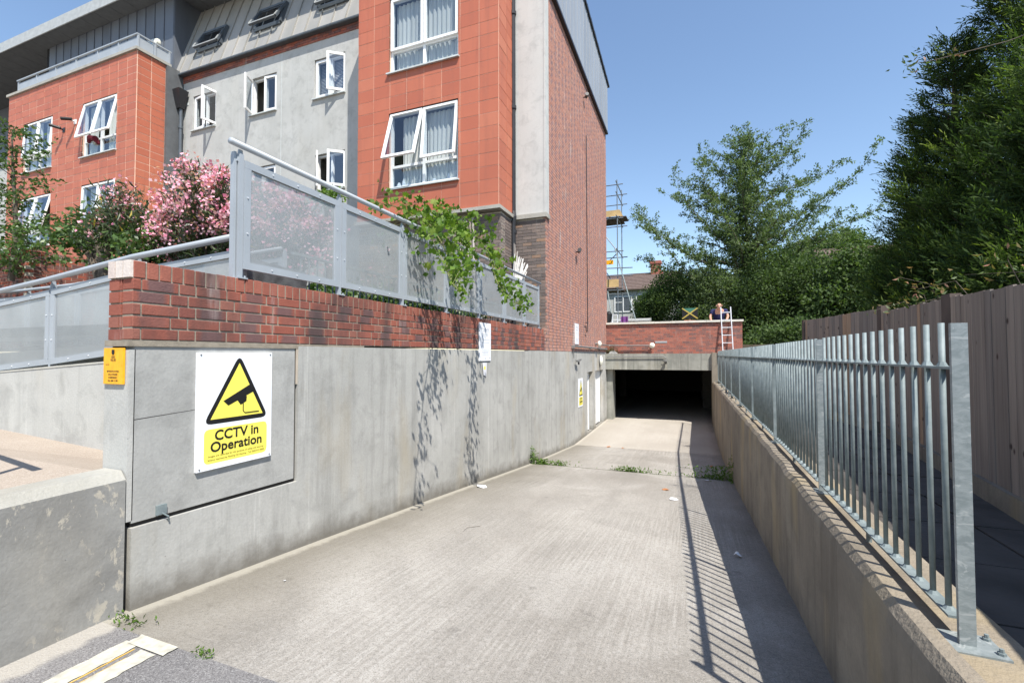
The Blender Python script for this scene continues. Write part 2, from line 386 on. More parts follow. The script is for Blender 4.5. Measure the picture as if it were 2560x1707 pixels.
M['pale_ink'] = plain('faded_print', (.52, .54, .56), .6)
M['plate'] = plain('grey_plate', (.34, .36, .37), .5)
M['alu'] = plain('bright_aluminium', (.72, .73, .75), .35, .3, var=.05)
def mk_wood(name, stops, src='obj', knots=True):
    t = NT(name); v = t.orand() if src == 'obj' else t.attr(); c = t.ramp(v, stops)
    g = t.noise(1.0, t.pos((24, 24, 1.1)), detail=5, rough=.6, dist=.3); c = t.mix(t.rampf(g, .4, .7, 0, .6), c, t.mix(1., c, (.5, .46, .45), 'MULTIPLY'))
    if knots:
        vo = t.n('TexVoronoi'); t.l(t.pos((.12, 1, .7)), vo.inputs['Vector']); vo.inputs['Scale'].default_value = 7.5
        c = t.mix(t.rampf(vo.outputs['Distance'], .06, .14, .9, 0), c, (.035, .02, .018))
    t.bump(g, .3, .006); return t.fin(c, .85, 0, .15)
M['fence'] = mk_wood('brown_fence_board', [(0, (.21, .18, .16)), (.35, (.30, .25, .215)), (.6, (.23, .20, .18)), (.85, (.33, .27, .225)), (1, (.42, .28, .18))])
M['fpost'] = plain('dark_fence_post', (.09, .068, .058), .9, var=.2)
M['oldwood'] = mk_wood('silvered_wood', [(0, (.30, .26, .23)), (1, (.45, .41, .37))], knots=False)
M['reed'] = mk_wood('bleached_reed', [(0, (.62, .60, .56)), (1, (.80, .78, .74))], knots=False)
M['scaff'] = plain('scaffold_tube', (.24, .26, .28), .4, .6)
M['scaffboard'] = plain('scaffold_board', (.52, .36, .17), .8, var=.2, sc=3)
M['bark'] = plain('bark', (.11, .09, .07), .95, var=.3, sc=8, bump=.6)
M['stem'] = plain('green_stem', (.16, .17, .06), .8)
M['rooftile'] = plain('brown_roof_tile', (.14, .10, .085), .9, var=.2, sc=5)
M['skin'] = plain('skin', (.50, .27, .19), .6, var=.06)
M['navy'] = plain('navy_cotton', (.018, .02, .075), .9)
M['jeans'] = plain('dark_trousers', (.03, .035, .05), .9)
M['purple'] = plain('purple_cloth', (.16, .05, .20), .9)
M['green_f'] = plain('flag_green', (.04, .15, .11), .7)
M['gold_f'] = plain('flag_gold', (.42, .34, .08), .8)
M['stone'] = plain('rough_grey_stone', (.30, .30, .29), .95, var=.4, sc=10, bump=1.)
M['litter'] = plain('white_litter', (.7, .7, .72), .6)
M['leaf_lit'] = plain('dry_leaf', (.40, .17, .07), .8)
GREEN = [(0, (.035, .060, .022)), (.45, (.060, .098, .032)), (.8, (.085, .13, .042)), (1, (.13, .18, .06))]
M['lf_tree'] = leafmat('tree_leaf', [(0, (.065, .10, .042)), (.5, (.12, .17, .075)), (1, (.22, .28, .15))], .45, .7, .2)
M['lf_bush'] = leafmat('dark_bush_leaf', [(0, (.045, .075, .028)), (.6, (.08, .13, .045)), (1, (.16, .22, .09))], .45, .7, .2)
M['lf_far'] = leafmat('far_leaf', [(0, (.06, .10, .025)), (1, (.12, .19, .045))])
M['lf_small'] = leafmat('glossy_leaf', [(0, (.035, .07, .02)), (.5, (.07, .13, .035)), (1, (.14, .21, .07))], .3, .4)
M['lf_ole'] = leafmat('oleander_leaf', [(0, (.035, .055, .028)), (.7, (.07, .10, .045)), (.96, (.11, .15, .07)), (1, (.45, .35, .05))], .25, .4)
M['petal'] = leafmat('pink_petal', [(0, (.60, .16, .28)), (.35, (.80, .36, .48)), (1, (.90, .62, .70))], .3, .7)
M['lf_vine'] = leafmat('vine_leaf', [(0, (.05, .11, .015)), (.5, (.11, .20, .025)), (1, (.22, .31, .05))], .4)
t_ = NT('vine_leaf_single'); c_ = t_.ramp(t_.orand(), [(0, (.05, .11, .015)), (.5, (.11, .20, .025)), (.85, (.18, .29, .04)), (1, (.32, .38, .10))]); t_.fin(c_, .5, 0, .3)
tr_ = t_.n('BsdfTranslucent'); mx_ = t_.n('MixShader'); mx_.inputs[0].default_value = .45; t_.l(t_.mix(1., c_, (1.1, 1.2, .4), 'MULTIPLY'), tr_.inputs[0])
t_.l(t_.b.outputs[0], mx_.inputs[1]); t_.l(tr_.outputs[0], mx_.inputs[2]); t_.l(mx_.outputs[0], t_.out.inputs[0]); M['vine_leaf'] = t_.m
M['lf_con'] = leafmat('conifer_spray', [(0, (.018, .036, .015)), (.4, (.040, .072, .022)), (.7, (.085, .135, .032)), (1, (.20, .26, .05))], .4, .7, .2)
M['lf_weed'] = leafmat('weed_leaf', [(0, (.07, .14, .02)), (1, (.16, .26, .05))])
M['lf_pho'] = leafmat('reddish_leaf', [(0, (.05, .09, .025)), (.6, (.10, .14, .04)), (.9, (.20, .14, .06)), (1, (.45, .22, .18))])

XW = -3.162           # face of the left retaining wall
def zr(y):            # profile of the ramp
    pts = [(-50, -1.52), (1.65, -1.52), (3.3, -1.67), (5.25, -1.86), (9.2, -2.26), (12.9, -2.55), (14.5, -2.55), (18.3, -2.52), (60, -2.52)]
    for (a, b), (c, d) in zip(pts[:-1], pts[1:]):
        if a <= y <= c: return b+(d-b)*(y-a)/(c-a)

# ================================================================ GROUND
def sheet(name, mat, rects, z):
    mb = MB()
    for x0, x1, y0, y1 in rects: mb.quad((x0,y0,z),(x1,y0,z),(x1,y1,z),(x0,y1,z))
    return struct(mb.build(name, mat))
mb = MB()
ys = [1.65, 2.4, 3.3, 4.2, 5.25, 6.5, 7.8, 9.18]; 
def rampstrip(mb, ys):
    for a, b in zip(ys[:-1], ys[1:]): mb.quad((XW-.05, a, zr(a)), (.7, a, zr(a)), (.7, b, zr(b)), (XW-.05, b, zr(b)))
rampstrip(mb, ys); rampstrip(mb, [9.21, 10.5, 11.8, 12.89]); rampstrip(mb, [12.905, 13.7, 14.5, 16, 18.3, 26, 34])
mb.box(XW-.05, .7, 9.1, 9.3, -2.6, -2.285); mb.box(XW-.05, .7, 12.8, 13.0, -2.7, -2.57)
for x0, x1 in ((-9, XW-.05), (.7, 5)): mb.quad((x0,18.3,-2.52),(x1,18.3,-2.52),(x1,34,-2.52),(x0,34,-2.52))
drive = struct(mb.build('driveway', M['drive']))
road = sheet('road', M['asphalt'], [(-400, 400, -400, 1.65)], -1.52)
terr = sheet('terrace_ground', M['soil'], [(-400, -3.4, 2.75, 18.45)], .30)
gard = sheet('garden_ground', M['lawn'], [(-400, 400, 19.8, 900)], 0.0)
mb = MB(); mb.box(.96, 400, -4, 19.9, -3.2, -.985); path = struct(mb.build('footpath', M['tarmac_path']))
mb = MB()      # paving slabs of the dark footpath, joints between
yy = 1.0
while yy < 9:
    xe = 1.76+.11*(yy-3.6) if yy < 7 else 1.7
    mb.box(.972, min(1.45, xe), yy+.006, yy+.59, -1.0, -.965+random.uniform(-.003, .003)); mb.box(1.462, xe+.3, yy+.006, yy+.59, -1.0, -.965+random.uniform(-.003, .003)); yy += .6
sl = mb.build('paving_slab', M['tarmac_path'], path); stuff(sl)
mb = MB()
def ragged(mb, x0, x1, y0, y1, z):
    n = int((y1-y0)/.035)+1; P = []
    for k in range(n+1): y = y0+(y1-y0)*k/n; P.append(((x0+random.uniform(-.006, .006), y+random.uniform(-.004, .004), z), (x1+random.uniform(-.006, .006), y+random.uniform(-.004, .004), z)))
    for a, b in zip(P[:-1], P[1:]): mb.quad(a[0], a[1], b[1], b[0])
ragged(mb, -2.83, -2.72, -1.0, 1.59, -1.5155); ragged(mb, -2.665, -2.56, -1.0, 1.57, -1.5155); ragged(mb, -2.80, -2.51, 1.575, 1.648, -1.512)
mb.build('painted_line', M['paint'], road)
mb = MB(); mb.box(-2.712, -2.707, -1.5, 1.56, -1.519, -1.5155); mb.box(-2.67, -2.667, -1.5, 1.5, -1.519, -1.5155); mb.build('painted_line', M['paint_y'], road)
mb = MB(); mb.quad((-7.2,-3,-1.0),(XW-.2,-3,-.95),(XW-.2,1.80,-.735),(-7.2,1.80,-.70)); mb.quad((-7.2,1.80,-.70),(XW-.2,1.80,-.735),(XW-.2,2.6,-.93),(-7.2,2.6,-.735))
mb.quad((-30,-3,-1.0),(-7.2,-3,-1.),(-7.2,2.6,-.735),(-30,2.6,-.7))
ped = struct(mb.build('pedestrian_ramp', M['ped']))

# ================================================================ LEFT RETAINING WALL
WL = thing('retaining_wall', 'long pale concrete retaining wall topped with red brick along the left of the ramp', 'wall', (XW, 1.77, -1.5))
mb = MB(); mb.box(XW-.24, XW-.032, 1.80, 12.9, -2.9, .07); mb.box(XW-.6, XW-.24, 12.9, 18.3, -2.9, .07); mb.build('wall_core', M['gap'], WL)
def slab(mb, y0, y1, ztop, zb0, zb1, proud=0., x1=None):
    xf = XW+proud
    mb.hexa([(XW-.10,y0,zb0),(xf,y0,zb0),(xf,y1,zb1),(XW-.10,y1,zb1),(XW-.10,y0,ztop),(xf,y0,ztop),(xf,y1,ztop),(XW-.10,y1,ztop)])
mb = MB(); slab(mb, 1.795, 3.015, .075, -1.015, -1.045, -.012); mb.build('concrete_panel', M['conc_near'], WL)
mb = MB(); slab(mb, 1.79, 3.0448, -1.045, -1.7, -1.8, .0)
mb.v = [(x, y, (z if z < -1.5 else -1.043-.033*(y-1.79)/1.25)) for x, y, z in mb.v]; mb.build('concrete_panel', M['conc'], WL)
mb = MB(); slab(mb, 3.045, 9.035, .075, -2.5, -2.7, 0.); mb.build('concrete_panel', M['conc'], WL)
mb = MB(); slab(mb, 9.05, 12.905, .088, -2.9, -2.9, -.006); mb.build('concrete_panel', M['conc'], WL)
mb = MB()     # last panel with two door openings
cutpanel(mb, 'x', XW-.12, XW-.002, 12.92, 18.25, -2.9, .088, [(14.74, 15.60, -2.52, -.565), (16.03, 17.55, -2.52, -.565)]); mb.build('concrete_panel', M['conc'], WL)
mb = MB(); mb.hexa([(XW-.014,3.026,-.25),(XW-.010,3.026,-.25),(XW-.010,3.044,-.25),(XW-.014,3.044,-.25),(XW-.014,3.024,.07),(XW-.004,3.022,.07),(XW-.004,3.045,.07),(XW-.014,3.046,.07)])
mb.build('joint_sealant', plain('pinkish_sealant', (.42, .36, .29), .9), WL)
# end face (towards camera) of wall : narrow pier
mb = MB(); mb.box(-3.41, XW-.012, 1.765, 1.80, -1.0, .035); mb.box(-3.41, -3.20, 1.80, 2.6, -1.0, .05); pier = mb.build('end_pier', M['conc_ramp'], WL)
mb = MB(); mb.box(-3.40, XW-.002, 1.755, 3.9, .055, .092); mb.build('bedding_mortar', M['mortar'], WL)
for y0, y1 in ((14.74, 15.60), (16.03, 17.55)):
    mb = MB(); mb.box(XW-.21, XW-.16, y0+.01, y1-.01, -2.52, -.57); d = mb.build('door', M['upvc'], WL)
    mb = MB(); mb.box(XW-.165, XW-.13, y0+.0, y0+.06, -2.52, -.565); mb.box(XW-.165, XW-.13, y1-.06, y1, -2.52, -.565); mb.box(XW-.165, XW-.13, y0, y1, -.62, -.565)
    mb.box(XW-.165, XW-.14, (y0+y1)/2-.02, (y0+y1)/2+.02, -2.5, -.6)
    mb.build('door_frame', M['upvc'], d); mb = MB(); mb.tube([(XW-.1, y0+.12, -1.6), (XW-.1, y0+.24, -1.6)], .012); mb.build('handle', M['greypipe'], d)
MB().hexa([(XW-.02, 1.80, -.395), (XW-.0115, 1.80, -.395), (XW-.0115, 2.2, -.372), (XW-.02, 2.2, -.372), (XW-.02, 1.80, -.390), (XW-.0115, 1.80, -.390), (XW-.0115, 2.2, -.369), (XW-.02, 2.2, -.369)]).build('hairline_crack', M['gap'], WL)
# steel fixing in the slanted joint
mb = MB(); mb.box(XW-.012, XW+.004, 1.93, 1.99, -1.01, -.95); mb.tube([(XW, 1.96, -1.0), (XW+.02, 1.99, -1.03), (XW+.01, 2.0, -1.06)], .005); mb.build('fixing_plate', M['galv'], WL)
# brick courses
mb = MB(); mb.box(-3.385, XW-.006, 1.775, 10.14, .09, .572); mb.build('mortar_bed', M['mortar'], WL)
def brickmesh(L, H, T, name, mat, j=.004):
    bm = bmesh.new(); bmesh.ops.create_cube(bm, size=1); bmesh.ops.scale(bm, vec=(T, L, H), verts=bm.verts)
    bmesh.ops.bevel(bm, geom=bm.edges[:], offset=.0035, segments=1, affect='EDGES'); me = D.meshes.new(name); bm.to_mesh(me); bm.free(); me.materials.append(mat); return me
m_str = brickmesh(.215, .065, .10, 'brick', M['brick_s']); m_hdr = brickmesh(.1025, .065, .10, 'brick', M['brick_h'])
m_top = brickmesh(.065, .1025, .215, 'brick', M['brick_top'])
stuffmb = MB(); cnt = 0; BR = []
for row in range(5):
    zc = .092+.0375+row*.0765; y = 1.772
    hd = row % 2 == 0
    if hd: seq = [.1025+.05, .1025]
    else: seq = []
    first = True; k = row % 2
    y_ = y + (0 if k else -.06)
    while y_ < 10.12:
        L = .215 if k % 2 else .1025
        a = max(y_, y); b = min(y_+L, 10.13)
        if b-a > .03: BR.append((a, b, zc, k % 2))
        y_ += L+.010; k += 1
for y0 in np.arange(1.775, 10.08, .0755): BR.append((y0, y0+.065, .092+5*.0765+.0505, 2))
BR.sort()
for i, (a, b, zc, k) in enumerate(BR):
    jx = random.uniform(-.002, .003); full = {0: .1025, 1: .215, 2: .065}[k]
    if i < 285:
        me = (m_hdr, m_str, m_top)[k]
        if k == 2: inst('brick', me, WL, (XW-.1075+jx, (a+b)/2, zc+random.uniform(-.002, .002)), (random.uniform(-.01, .01), 0, 0), (1, (b-a)/full, 1))
        else: inst('brick', me, WL, (XW-.05+jx, (a+b)/2, zc), (0, 0, random.uniform(-.006, .006)), (1, (b-a)/full, 1))
    else:
        if k == 2: stuffmb.box(XW-.215, XW+jx, a, b, zc-.051, zc+.051, random.random())
        else: stuffmb.box(XW-.1, XW+jx, a, b, zc-.0325, zc+.0325, random.uniform(.5, 1) if k else random.uniform(0, .45))
stuff(stuffmb.build('brick', M['brick_stuff'], WL))
# bricks on the end face
for row in range(6):
    if row == 5:
        for x0 in (-3.385, -3.31, -3.235): 
            mb = MB(); mb.box(x0, x0+.066, 1.757, 1.85, .476, .58); mb.build('brick', M['white_brick'], WL)
        continue
    z0 = .095+row*.0765
    segs = [(-3.385, XW-.1015)] if row % 2 == 0 else [(-3.385, -3.29), (-3.28, XW-.1015)]
    if row == 4: segs = [(-3.385, -3.285), (-3.275, XW-.1015)]
    for a, b in segs:
        mb = MB(); mb.box(a, b, 1.766, 1.82, z0, z0+.065); mb.build('brick', M['brick_h'], WL)
bpy.context.view_layer.update()
for o in list(WL.children):          # pieces placed by location need a plain parent offset
    pass

# low wall in the left foreground
LW = thing('low_wall', 'low weathered concrete wall with pale top edge in the left foreground', 'wall', (XW, 1.0, -1.52))
mb = MB(); mb.hexa([(XW-.2,-3,-1.6),(XW,-3,-1.6),(XW,1.755,-1.6),(XW-.2,1.755,-1.6),(XW-.2,-3,-.82),(XW,-3,-.82),(XW,1.755,-.742),(XW-.2,1.755,-.742)]); mb.build('wall_face', M['conc_low'], LW)
mb = MB(); mb.hexa([(XW-.23,-3,-.822),(XW-.002,-3,-.822),(XW-.002,1.757,-.744),(XW-.23,1.757,-.744),(XW-.21,-3,-.775),(XW-.05,-3,-.775),(XW-.05,1.757,-.69),(XW-.21,1.757,-.69)]); mb.build('wall_cap', M['conc_top'], LW)

# wall behind the pedestrian ramp with stepped top
def ztop(x): return {0: 0}.get(x, -.0 + (x+4.4)*.062 - .03)
RW = thing('ramp_wall', 'smooth concrete wall behind the pink pedestrian ramp, below the perforated fence', 'wall', (-5, 2.55, -.9))
mb = MB(); mb.hexa([(-12,2.55,-1.2),(-3.35,2.55,-1.2),(-3.35,2.75,-1.2),(-12,2.75,-1.2),(-12,2.55,-.50),(-3.35,2.55,.025),(-3.35,2.75,.025),(-12,2.75,-.50)])
mb.build('wall_face', M['conc_ramp'], RW)
mb = MB(); mb.hexa([(-12,2.545,-.50),(-3.35,2.545,.026),(-3.35,2.76,.026),(-12,2.76,-.50),(-12,2.55,-.484),(-3.35,2.55,.042),(-3.35,2.755,.042),(-12,2.755,-.484)]); mb.build('wall_cap', M['conc_top'], RW)
# second wall, other side of the upper ramp
RW2 = thing('ramp_wall', 'far concrete wall seen through the perforated fence, above the pedestrian ramp', 'wall', (-6, 4.1, 0))
mb = MB(); mb.hexa([(-14,4.1,-.9),(-3.9,4.1,-.9),(-3.9,4.3,-.9),(-14,4.3,-.9),(-14,4.1,-.1),(-3.9,4.1,.33),(-3.9,4.3,.33),(-14,4.3,-.1)]); mb.build('wall_face', M['conc_ramp'], RW2)

# ================================================================ PERFORATED SCREENS
def screen(root, posts, zt, zb, fr=.05, base=None, rail=None, rail_r=.024, brk=(0, 0), thick=.03):
    """posts: list of (x,y,ztop,zbot); panels between; zt/zb functions of index"""
    for i, (x, y, z1, z0) in enumerate(posts):
        mb = MB(); mb.box(x-.018, x+.018, y-.018, y+.018, z0, z1); p = mb.build('post', M['grey_frame'], root)
        mb = MB(); mb.box(x-.05, x+.05, y-.04, y+.04, z0, z0+.01)
        for s in (-1, 1): mb.tube([(x+s*.035, y+s*.025, z0+.008), (x+s*.035, y+s*.025, z0+.025)], .007, 6)
        mb.build('base_plate', M['grey_frame'], p)
    for i in range(len(posts)-1):
        a = Vector(posts[i][:2]+(0,)); b = Vector(posts[i+1][:2]+(0,)); d = (b-a).normalized(); a = a+d*.02; b = b-d*.02
        nrm = Vector((-d.y, d.x, 0)); off = nrm*brk[0]
        P = lambda q, z: (q.x+off.x, q.y+off.y, z)
        t0, t1, b0, b1 = zt[i], zt[i+1], zb[i], zb[i+1]
        if isinstance(t0, tuple): t0 = t0[1]
        mb = MB(); w2 = .028
        mb.bar(P(a, t0-w2), P(b, t1-w2), thick, .056); mb.bar(P(a, b0+w2), P(b, b1+w2), thick, .056)
        for q, zz0, zz1 in ((a+d*.028, b0, t0), (b-d*.028, b1, t1)):
            c = Vector(P(q, 0)); u = d*.028; v = nrm*thick*.48
            mb.hexa([c-u-v+Vector((0,0,zz0+.055)), c+u-v+Vector((0,0,zz0+.055)), c+u+v+Vector((0,0,zz0+.055)), c-u+v+Vector((0,0,zz0+.055)),
                     c-u-v+Vector((0,0,zz1-.055)), c+u-v+Vector((0,0,zz1-.055)), c+u+v+Vector((0,0,zz1-.055)), c-u+v+Vector((0,0,zz1-.055))])
        fo = mb.build('panel_frame', M['grey_frame'], root)
        mb = MB(); a2 = a+d*.05; b2 = b-d*.05
        mb.quad(P(a2, b0+.05), P(b2, b1+.05), P(b2, t1-.05), P(a2, t0-.05)); mb.build('perforated_sheet', M['mesh'], fo)
        mb = MB(); sgn = brk[1]
        for f in (.25, .5, .75):
            q = a+(b-a)*f
            for z in (b0+(b1-b0)*f+.028, t0+(t1-t0)*f-.028):
                c = Vector(P(q, z)) + nrm*sgn*thick*.5; mb.tube([c, c+nrm*sgn*.006], .006, 6)
        for q, za, zb_ in ((a+d*.028, b0, t0), (b-d*.028, b1, t1)):
            for f in (.33, .66): c = Vector(P(q, za+(zb_-za)*f)) + nrm*sgn*thick*.5; mb.tube([c, c+nrm*sgn*.006], .006, 6)
        stuff(mb.build('rivet', M['alu'], fo))
    if rail:
        mb = MB(); mb.tube(rail, rail_r, 12); ro = mb.build('handrail', M['grey_frame'], root, smooth=True)
        for i, (x, y, z1, z0) in enumerate(posts):
            mb = MB(); mb.hexa([(x-.005,y-.03,z1-.06),(x+.005,y-.03,z1-.06),(x+.005,y+.03,z1-.06),(x-.005,y+.03,z1-.06),(x-.005,y-.015,z1+.035),(x+.005,y-.015,z1+.035),(x+.005,y+.015,z1+.035),(x-.005,y+.015,z1+.035)])
            mb.build('bracket', M['grey_frame'], root)
S1 = thing('screen_fence', 'grey perforated metal screen with handrail standing on the brick topped left wall', 'fence', (XW-.03, 2.5, .58))
ys = [2.50, 3.56, 4.61, 5.66, 6.72, 7.78, 8.84, 9.82]
posts = [(XW-.04, y, 1.53, .575) for y in ys]
screen(S1, posts, [1.49]*8, [.655]*8, rail=[(XW-.02, 2.40, 1.592), (XW-.02, 9.9, 1.592)], brk=(-.012, -1))
mb = MB(); mb.box(XW-.085, XW-.045, 2.455, 2.475, .40, 1.54); mb.build('corner_post', M['grey_frame'], S1)
S2 = thing('screen_fence', 'grey perforated metal fence sloping down above the pink pedestrian ramp', 'fence', (-5, 2.6, 0))
px_ = [-3.30, -4.60, -5.93, -7.25, -8.6]; hr = [.93, .865, .745, .645, .56]
posts = [(x, 2.62, h-.04, (-.03 if i == 0 else h-.90)) for i, (x, h) in enumerate(zip(px_, hr))]
screen(S2, posts, [h-.095 for h in hr], [h-.835 for h in hr], rail=[(x, 2.57, h) for x, h in zip(px_, hr)], brk=(.012, 1), rail_r=.026)
S3 = thing('screen_fence', 'farther perforated fence and handrail on the inner side of the pedestrian ramp', 'fence', (-7, 4.2, 0))
px3 = [-4.6, -6.0, -7.4, -8.8, -10.2, -11.6]; hr3 = [1.28, 1.235, 1.17, 1.085, 1.07, 1.07]
posts = [(x, 4.2, h-.04, h-.92) for x, h in zip(px3, hr3)]
screen(S3, posts, [h-.095 for h in hr3], [h-.835 for h in hr3], rail=[(x, 4.15, h) for x, h in zip(px3, hr3)], brk=(.012, 1))

HR = thing('ramp_handrail', 'tubular handrail on the street side of the pedestrian ramp', 'handrail', (-3.5, 0, -.8))
MB().tube([(-3.515, 1.30, .16), (-4.2, 1.39, .16), (-6.2, 1.66, .16)], .026, 10).build('handrail', M['grey_frame'], HR)
MB().bar((-3.72, 1.33, .15), (-3.95, 1.22, -.75), .02, .05).build('post', M['grey_frame'], HR); MB().box(-5.0, -4.96, 1.3, 1.34, -.8, .13).build('post', M['grey_frame'], HR)
# brick planter on the far left
PL = thing('brick_planter', 'brick planter wall with sooty brick on edge top behind the far ramp fence', 'planter', (-13.5, 5.5, .3))
PX, PY, PZ = -13.5, 5.5, 2.30
mb = MB(); mb.box(PX-6, PX-.005, PY+.005, PY+.2, .2, PZ-.004); mb.box(PX-.2, PX-.005, PY+.2, 8.9, .2, PZ-.004); mb.build('mortar_bed', M['mortar_d'], PL)
mb = MB()
for r_ in range(27):
    z0 = PZ-.1125-.075*(r_+1)
    for k in range(20):
        a = PY+k*.225+(r_ % 2)*.1125; 
        if a < 8.7: mb.box(PX-.1, PX+random.uniform(-.002, .002), a+.005, min(a+.22, 8.9), z0+.005, z0+.07, random.random())
    for k in range(26):
        a = PX-k*.225-(r_ % 2)*.1125-.22; mb.box(a+.005, a+.22, PY-random.uniform(0, .002), PY+.1, z0+.005, z0+.07, random.random())
for k in range(44): a = PY+k*.075; mb.box(PX-.21, PX, a+.004, a+.07, PZ-.108, PZ, random.random())
for k in range(76): a = PX-.22-k*.075; mb.box(a-.07, a-.004, PY, PY+.21, PZ-.108, PZ, random.random())
stuff(mb.build('brick', brickmat('planter_brick', [(0, (.30, .085, .055)), (.4, (.34, .10, .06)), (.6, (.14, .07, .062)), (1, (.25, .09, .06))], white=.4, soot=.75), PL))
mb = MB(); mb.box(PX-5.9, PX-.2, PY+.2, 8.9, .3, PZ-.15); mb.build('soil', M['soil'], PL)

# ================================================================ APARTMENT BUILDING
B = thing('apartment_building', 'four storey flats with terracotta tiled bays, grey render and red brick gable', 'building', (-10, 10, .3))
BF = 9.32; YG = 10.25; YF = 10.75
GX1 = XW
# --- gable wall
mb = MB(); mb.box(XW-.25, XW-.011, 10.26, 18.44, .09, 9.05); mb.build('gable_wall', M['mortar_l'], B)
mb = MB()
for r_ in range(118):
    z0 = .092+.0755*r_; y_ = 10.17 + (0 if r_ % 2 else -.05); k = r_ % 2
    while y_ < 18.42:
        L = .215 if k % 2 else .1025; a = max(y_, 10.255 if z0 > .6 else 10.15); b = min(y_+L, 18.45)
        if b-a > .02: mb.box(XW-.06, XW+random.uniform(-.002, .0015), a, b, z0, z0+.065, random.uniform(.46, .8) if (k % 2 == 0 and random.random() < .8) else random.uniform(0, .42) if random.random() < .85 else 1.)
        y_ += L+.0105; k += 1
stuff(mb.build('brick', M['brick_gable'], B))
# --- dark brick base and pilasters below the render (facing the street)
mb = MB(); mb.box(-3.95, XW-.08, 10.262, 10.5, .3, 3.2); mb.box(-7.82, -3.96, 9.47, 9.7, .3, 3.2); mb.box(-4.10, -3.972, 9.7, 10.5, .3, 3.2); mb.build('base_wall', M['mortar_d'], B)
mb = MB()
for r_ in range(38):
    z0 = .30+.0755*r_; off = .1125*(r_ % 2)
    for k in range(6):
        a = -3.95+k*.2255-off; b = a+.215
        a = max(a, -3.95); b = min(b, XW-.0)
        if b-a > .03: mb.box(a, b, 10.25-random.uniform(0, .003), 10.33, z0, z0+.065, random.random())
    for k in range(19):
        a = -7.85+k*.2255-off; b = a+.215; a = max(a, -7.85); b = min(b, -3.96)
        if b-a > .03: mb.box(a, b, 9.46-random.uniform(0, .003), 9.54, z0, z0+.065, random.random())
    for k in range(5):
        a = 9.46+k*.2255-off; b = a+.215; a = max(a, 9.47); b = min(b, 10.3)
        if b-a > .03: mb.box(-4.04, -3.96+random.uniform(0, .002), a, b, z0, z0+.065, random.random())
stuff(mb.build('dark_brick', M['brick_dark'], B))
mb = MB(); mb.box(XW-.06, XW-.062+.06, 10.155, 10.25, .6, 3.2)
mb = MB()     # pale render pilaster and its stone foot
mb.box(-3.92, XW-.03, 10.235, 10.5, 3.30, 13); mb.build('pilaster', M['plaster2'], B)
mb = MB(); mb.box(XW-.03, XW+.012, 10.225, 10.50, 3.3, 13); mb.build('corner_trim', M['plaster2'], B)
mb = MB(); mb.box(-3.93, XW+.04, 10.19, 10.50, 3.20, 3.30); mb.build('stone_ledge', M['conc_top'], B)
# --- zinc upper gable
mb = MB(); yv = 10.3
zt_ = lambda y: 11.22-(y-14.2)*.083
k = 0
while yv < 18.3:
    y2 = min(yv+.43, 18.42); mb.hexa([(XW-.3,yv+.012,8.86),(XW+.07,yv+.012,8.86),(XW+.07,y2-.012,8.86),(XW-.3,y2-.012,8.86),(XW-.3,yv+.012,zt_(yv)),(XW+.07,yv+.012,zt_(yv)),(XW+.07,y2-.012,zt_(y2)),(XW-.3,y2-.012,zt_(y2))], random.random())
    mb.box(XW-.2, XW+.085, y2-.012, y2+.012, 8.86, zt_(y2)-.02, .0); yv = y2
mb.build('zinc_cladding', M['zinc_g'], B)
mb = MB(); mb.box(XW-.2, XW+.10, 10.3, 18.46, 8.80, 8.87); mb.build('drip_flashing', M['blackpipe'], B)
mb = MB()
for i in range(14): y0 = 10.3+i*.6; mb.hexa([(XW-.5,y0,zt_(y0)-.02),(XW+.13,y0,zt_(y0)-.02),(XW+.13,y0+.6,zt_(y0+.6)-.02),(XW-.5,y0+.6,zt_(y0+.6)-.02),(XW-.5,y0,zt_(y0)+.10),(XW+.13,y0,zt_(y0)+.10),(XW+.13,y0+.6,zt_(y0+.6)+.06),(XW-.5,y0+.6,zt_(y0+.6)+.06)])
mb.build('roof_edge', M['blackpipe'], B)
# --- grey rendered facade with window openings
GW = [(-16.10, -14.97, 7.76, 8.98), (-13.32, -12.21, 7.76, 8.98), (-10.66, -9.49, 7.76, 8.98), (-10.60, -9.47, 4.91, 6.04), (-13.32, -12.21, 4.91, 6.04), (-16.10, -14.97, 4.91, 6.04)]
mb = MB(); cutpanel(mb, 'y', YF, YF+.25, -17.2, -7.7, .3, 9.53, GW); mb.build('rendered_wall', M['plaster'], B)
mb = MB(); mb.box(-12.0, -11.985, YF-.004, YF, .3, 9.5); mb.build('movement_joint', M['sill'], B)
mb = MB(); mb.box(-17.2, -7.8, YF-.004, YF+.2, 9.53, 9.78); mb.build('mortar_band', M['mortar_d'], B)
mb = MB()
for r_ in range(3):
    for k in range(43): a = -17.2+k*.2255+(r_ % 2)*.11; mb.box(a, min(a+.215, -7.81), YF-.02, YF, 9.535+r_*.0755, 9.60+r_*.0755, random.random())
stuff(mb.build('brick', M['brick_stuff'], B))
# vents
for x0 in (-16.98, -16.55):
    mb = MB(); mb.box(x0, x0+.22, YF-.012, YF, 8.73, 8.81); mb.build('air_vent', M['sill'], B)
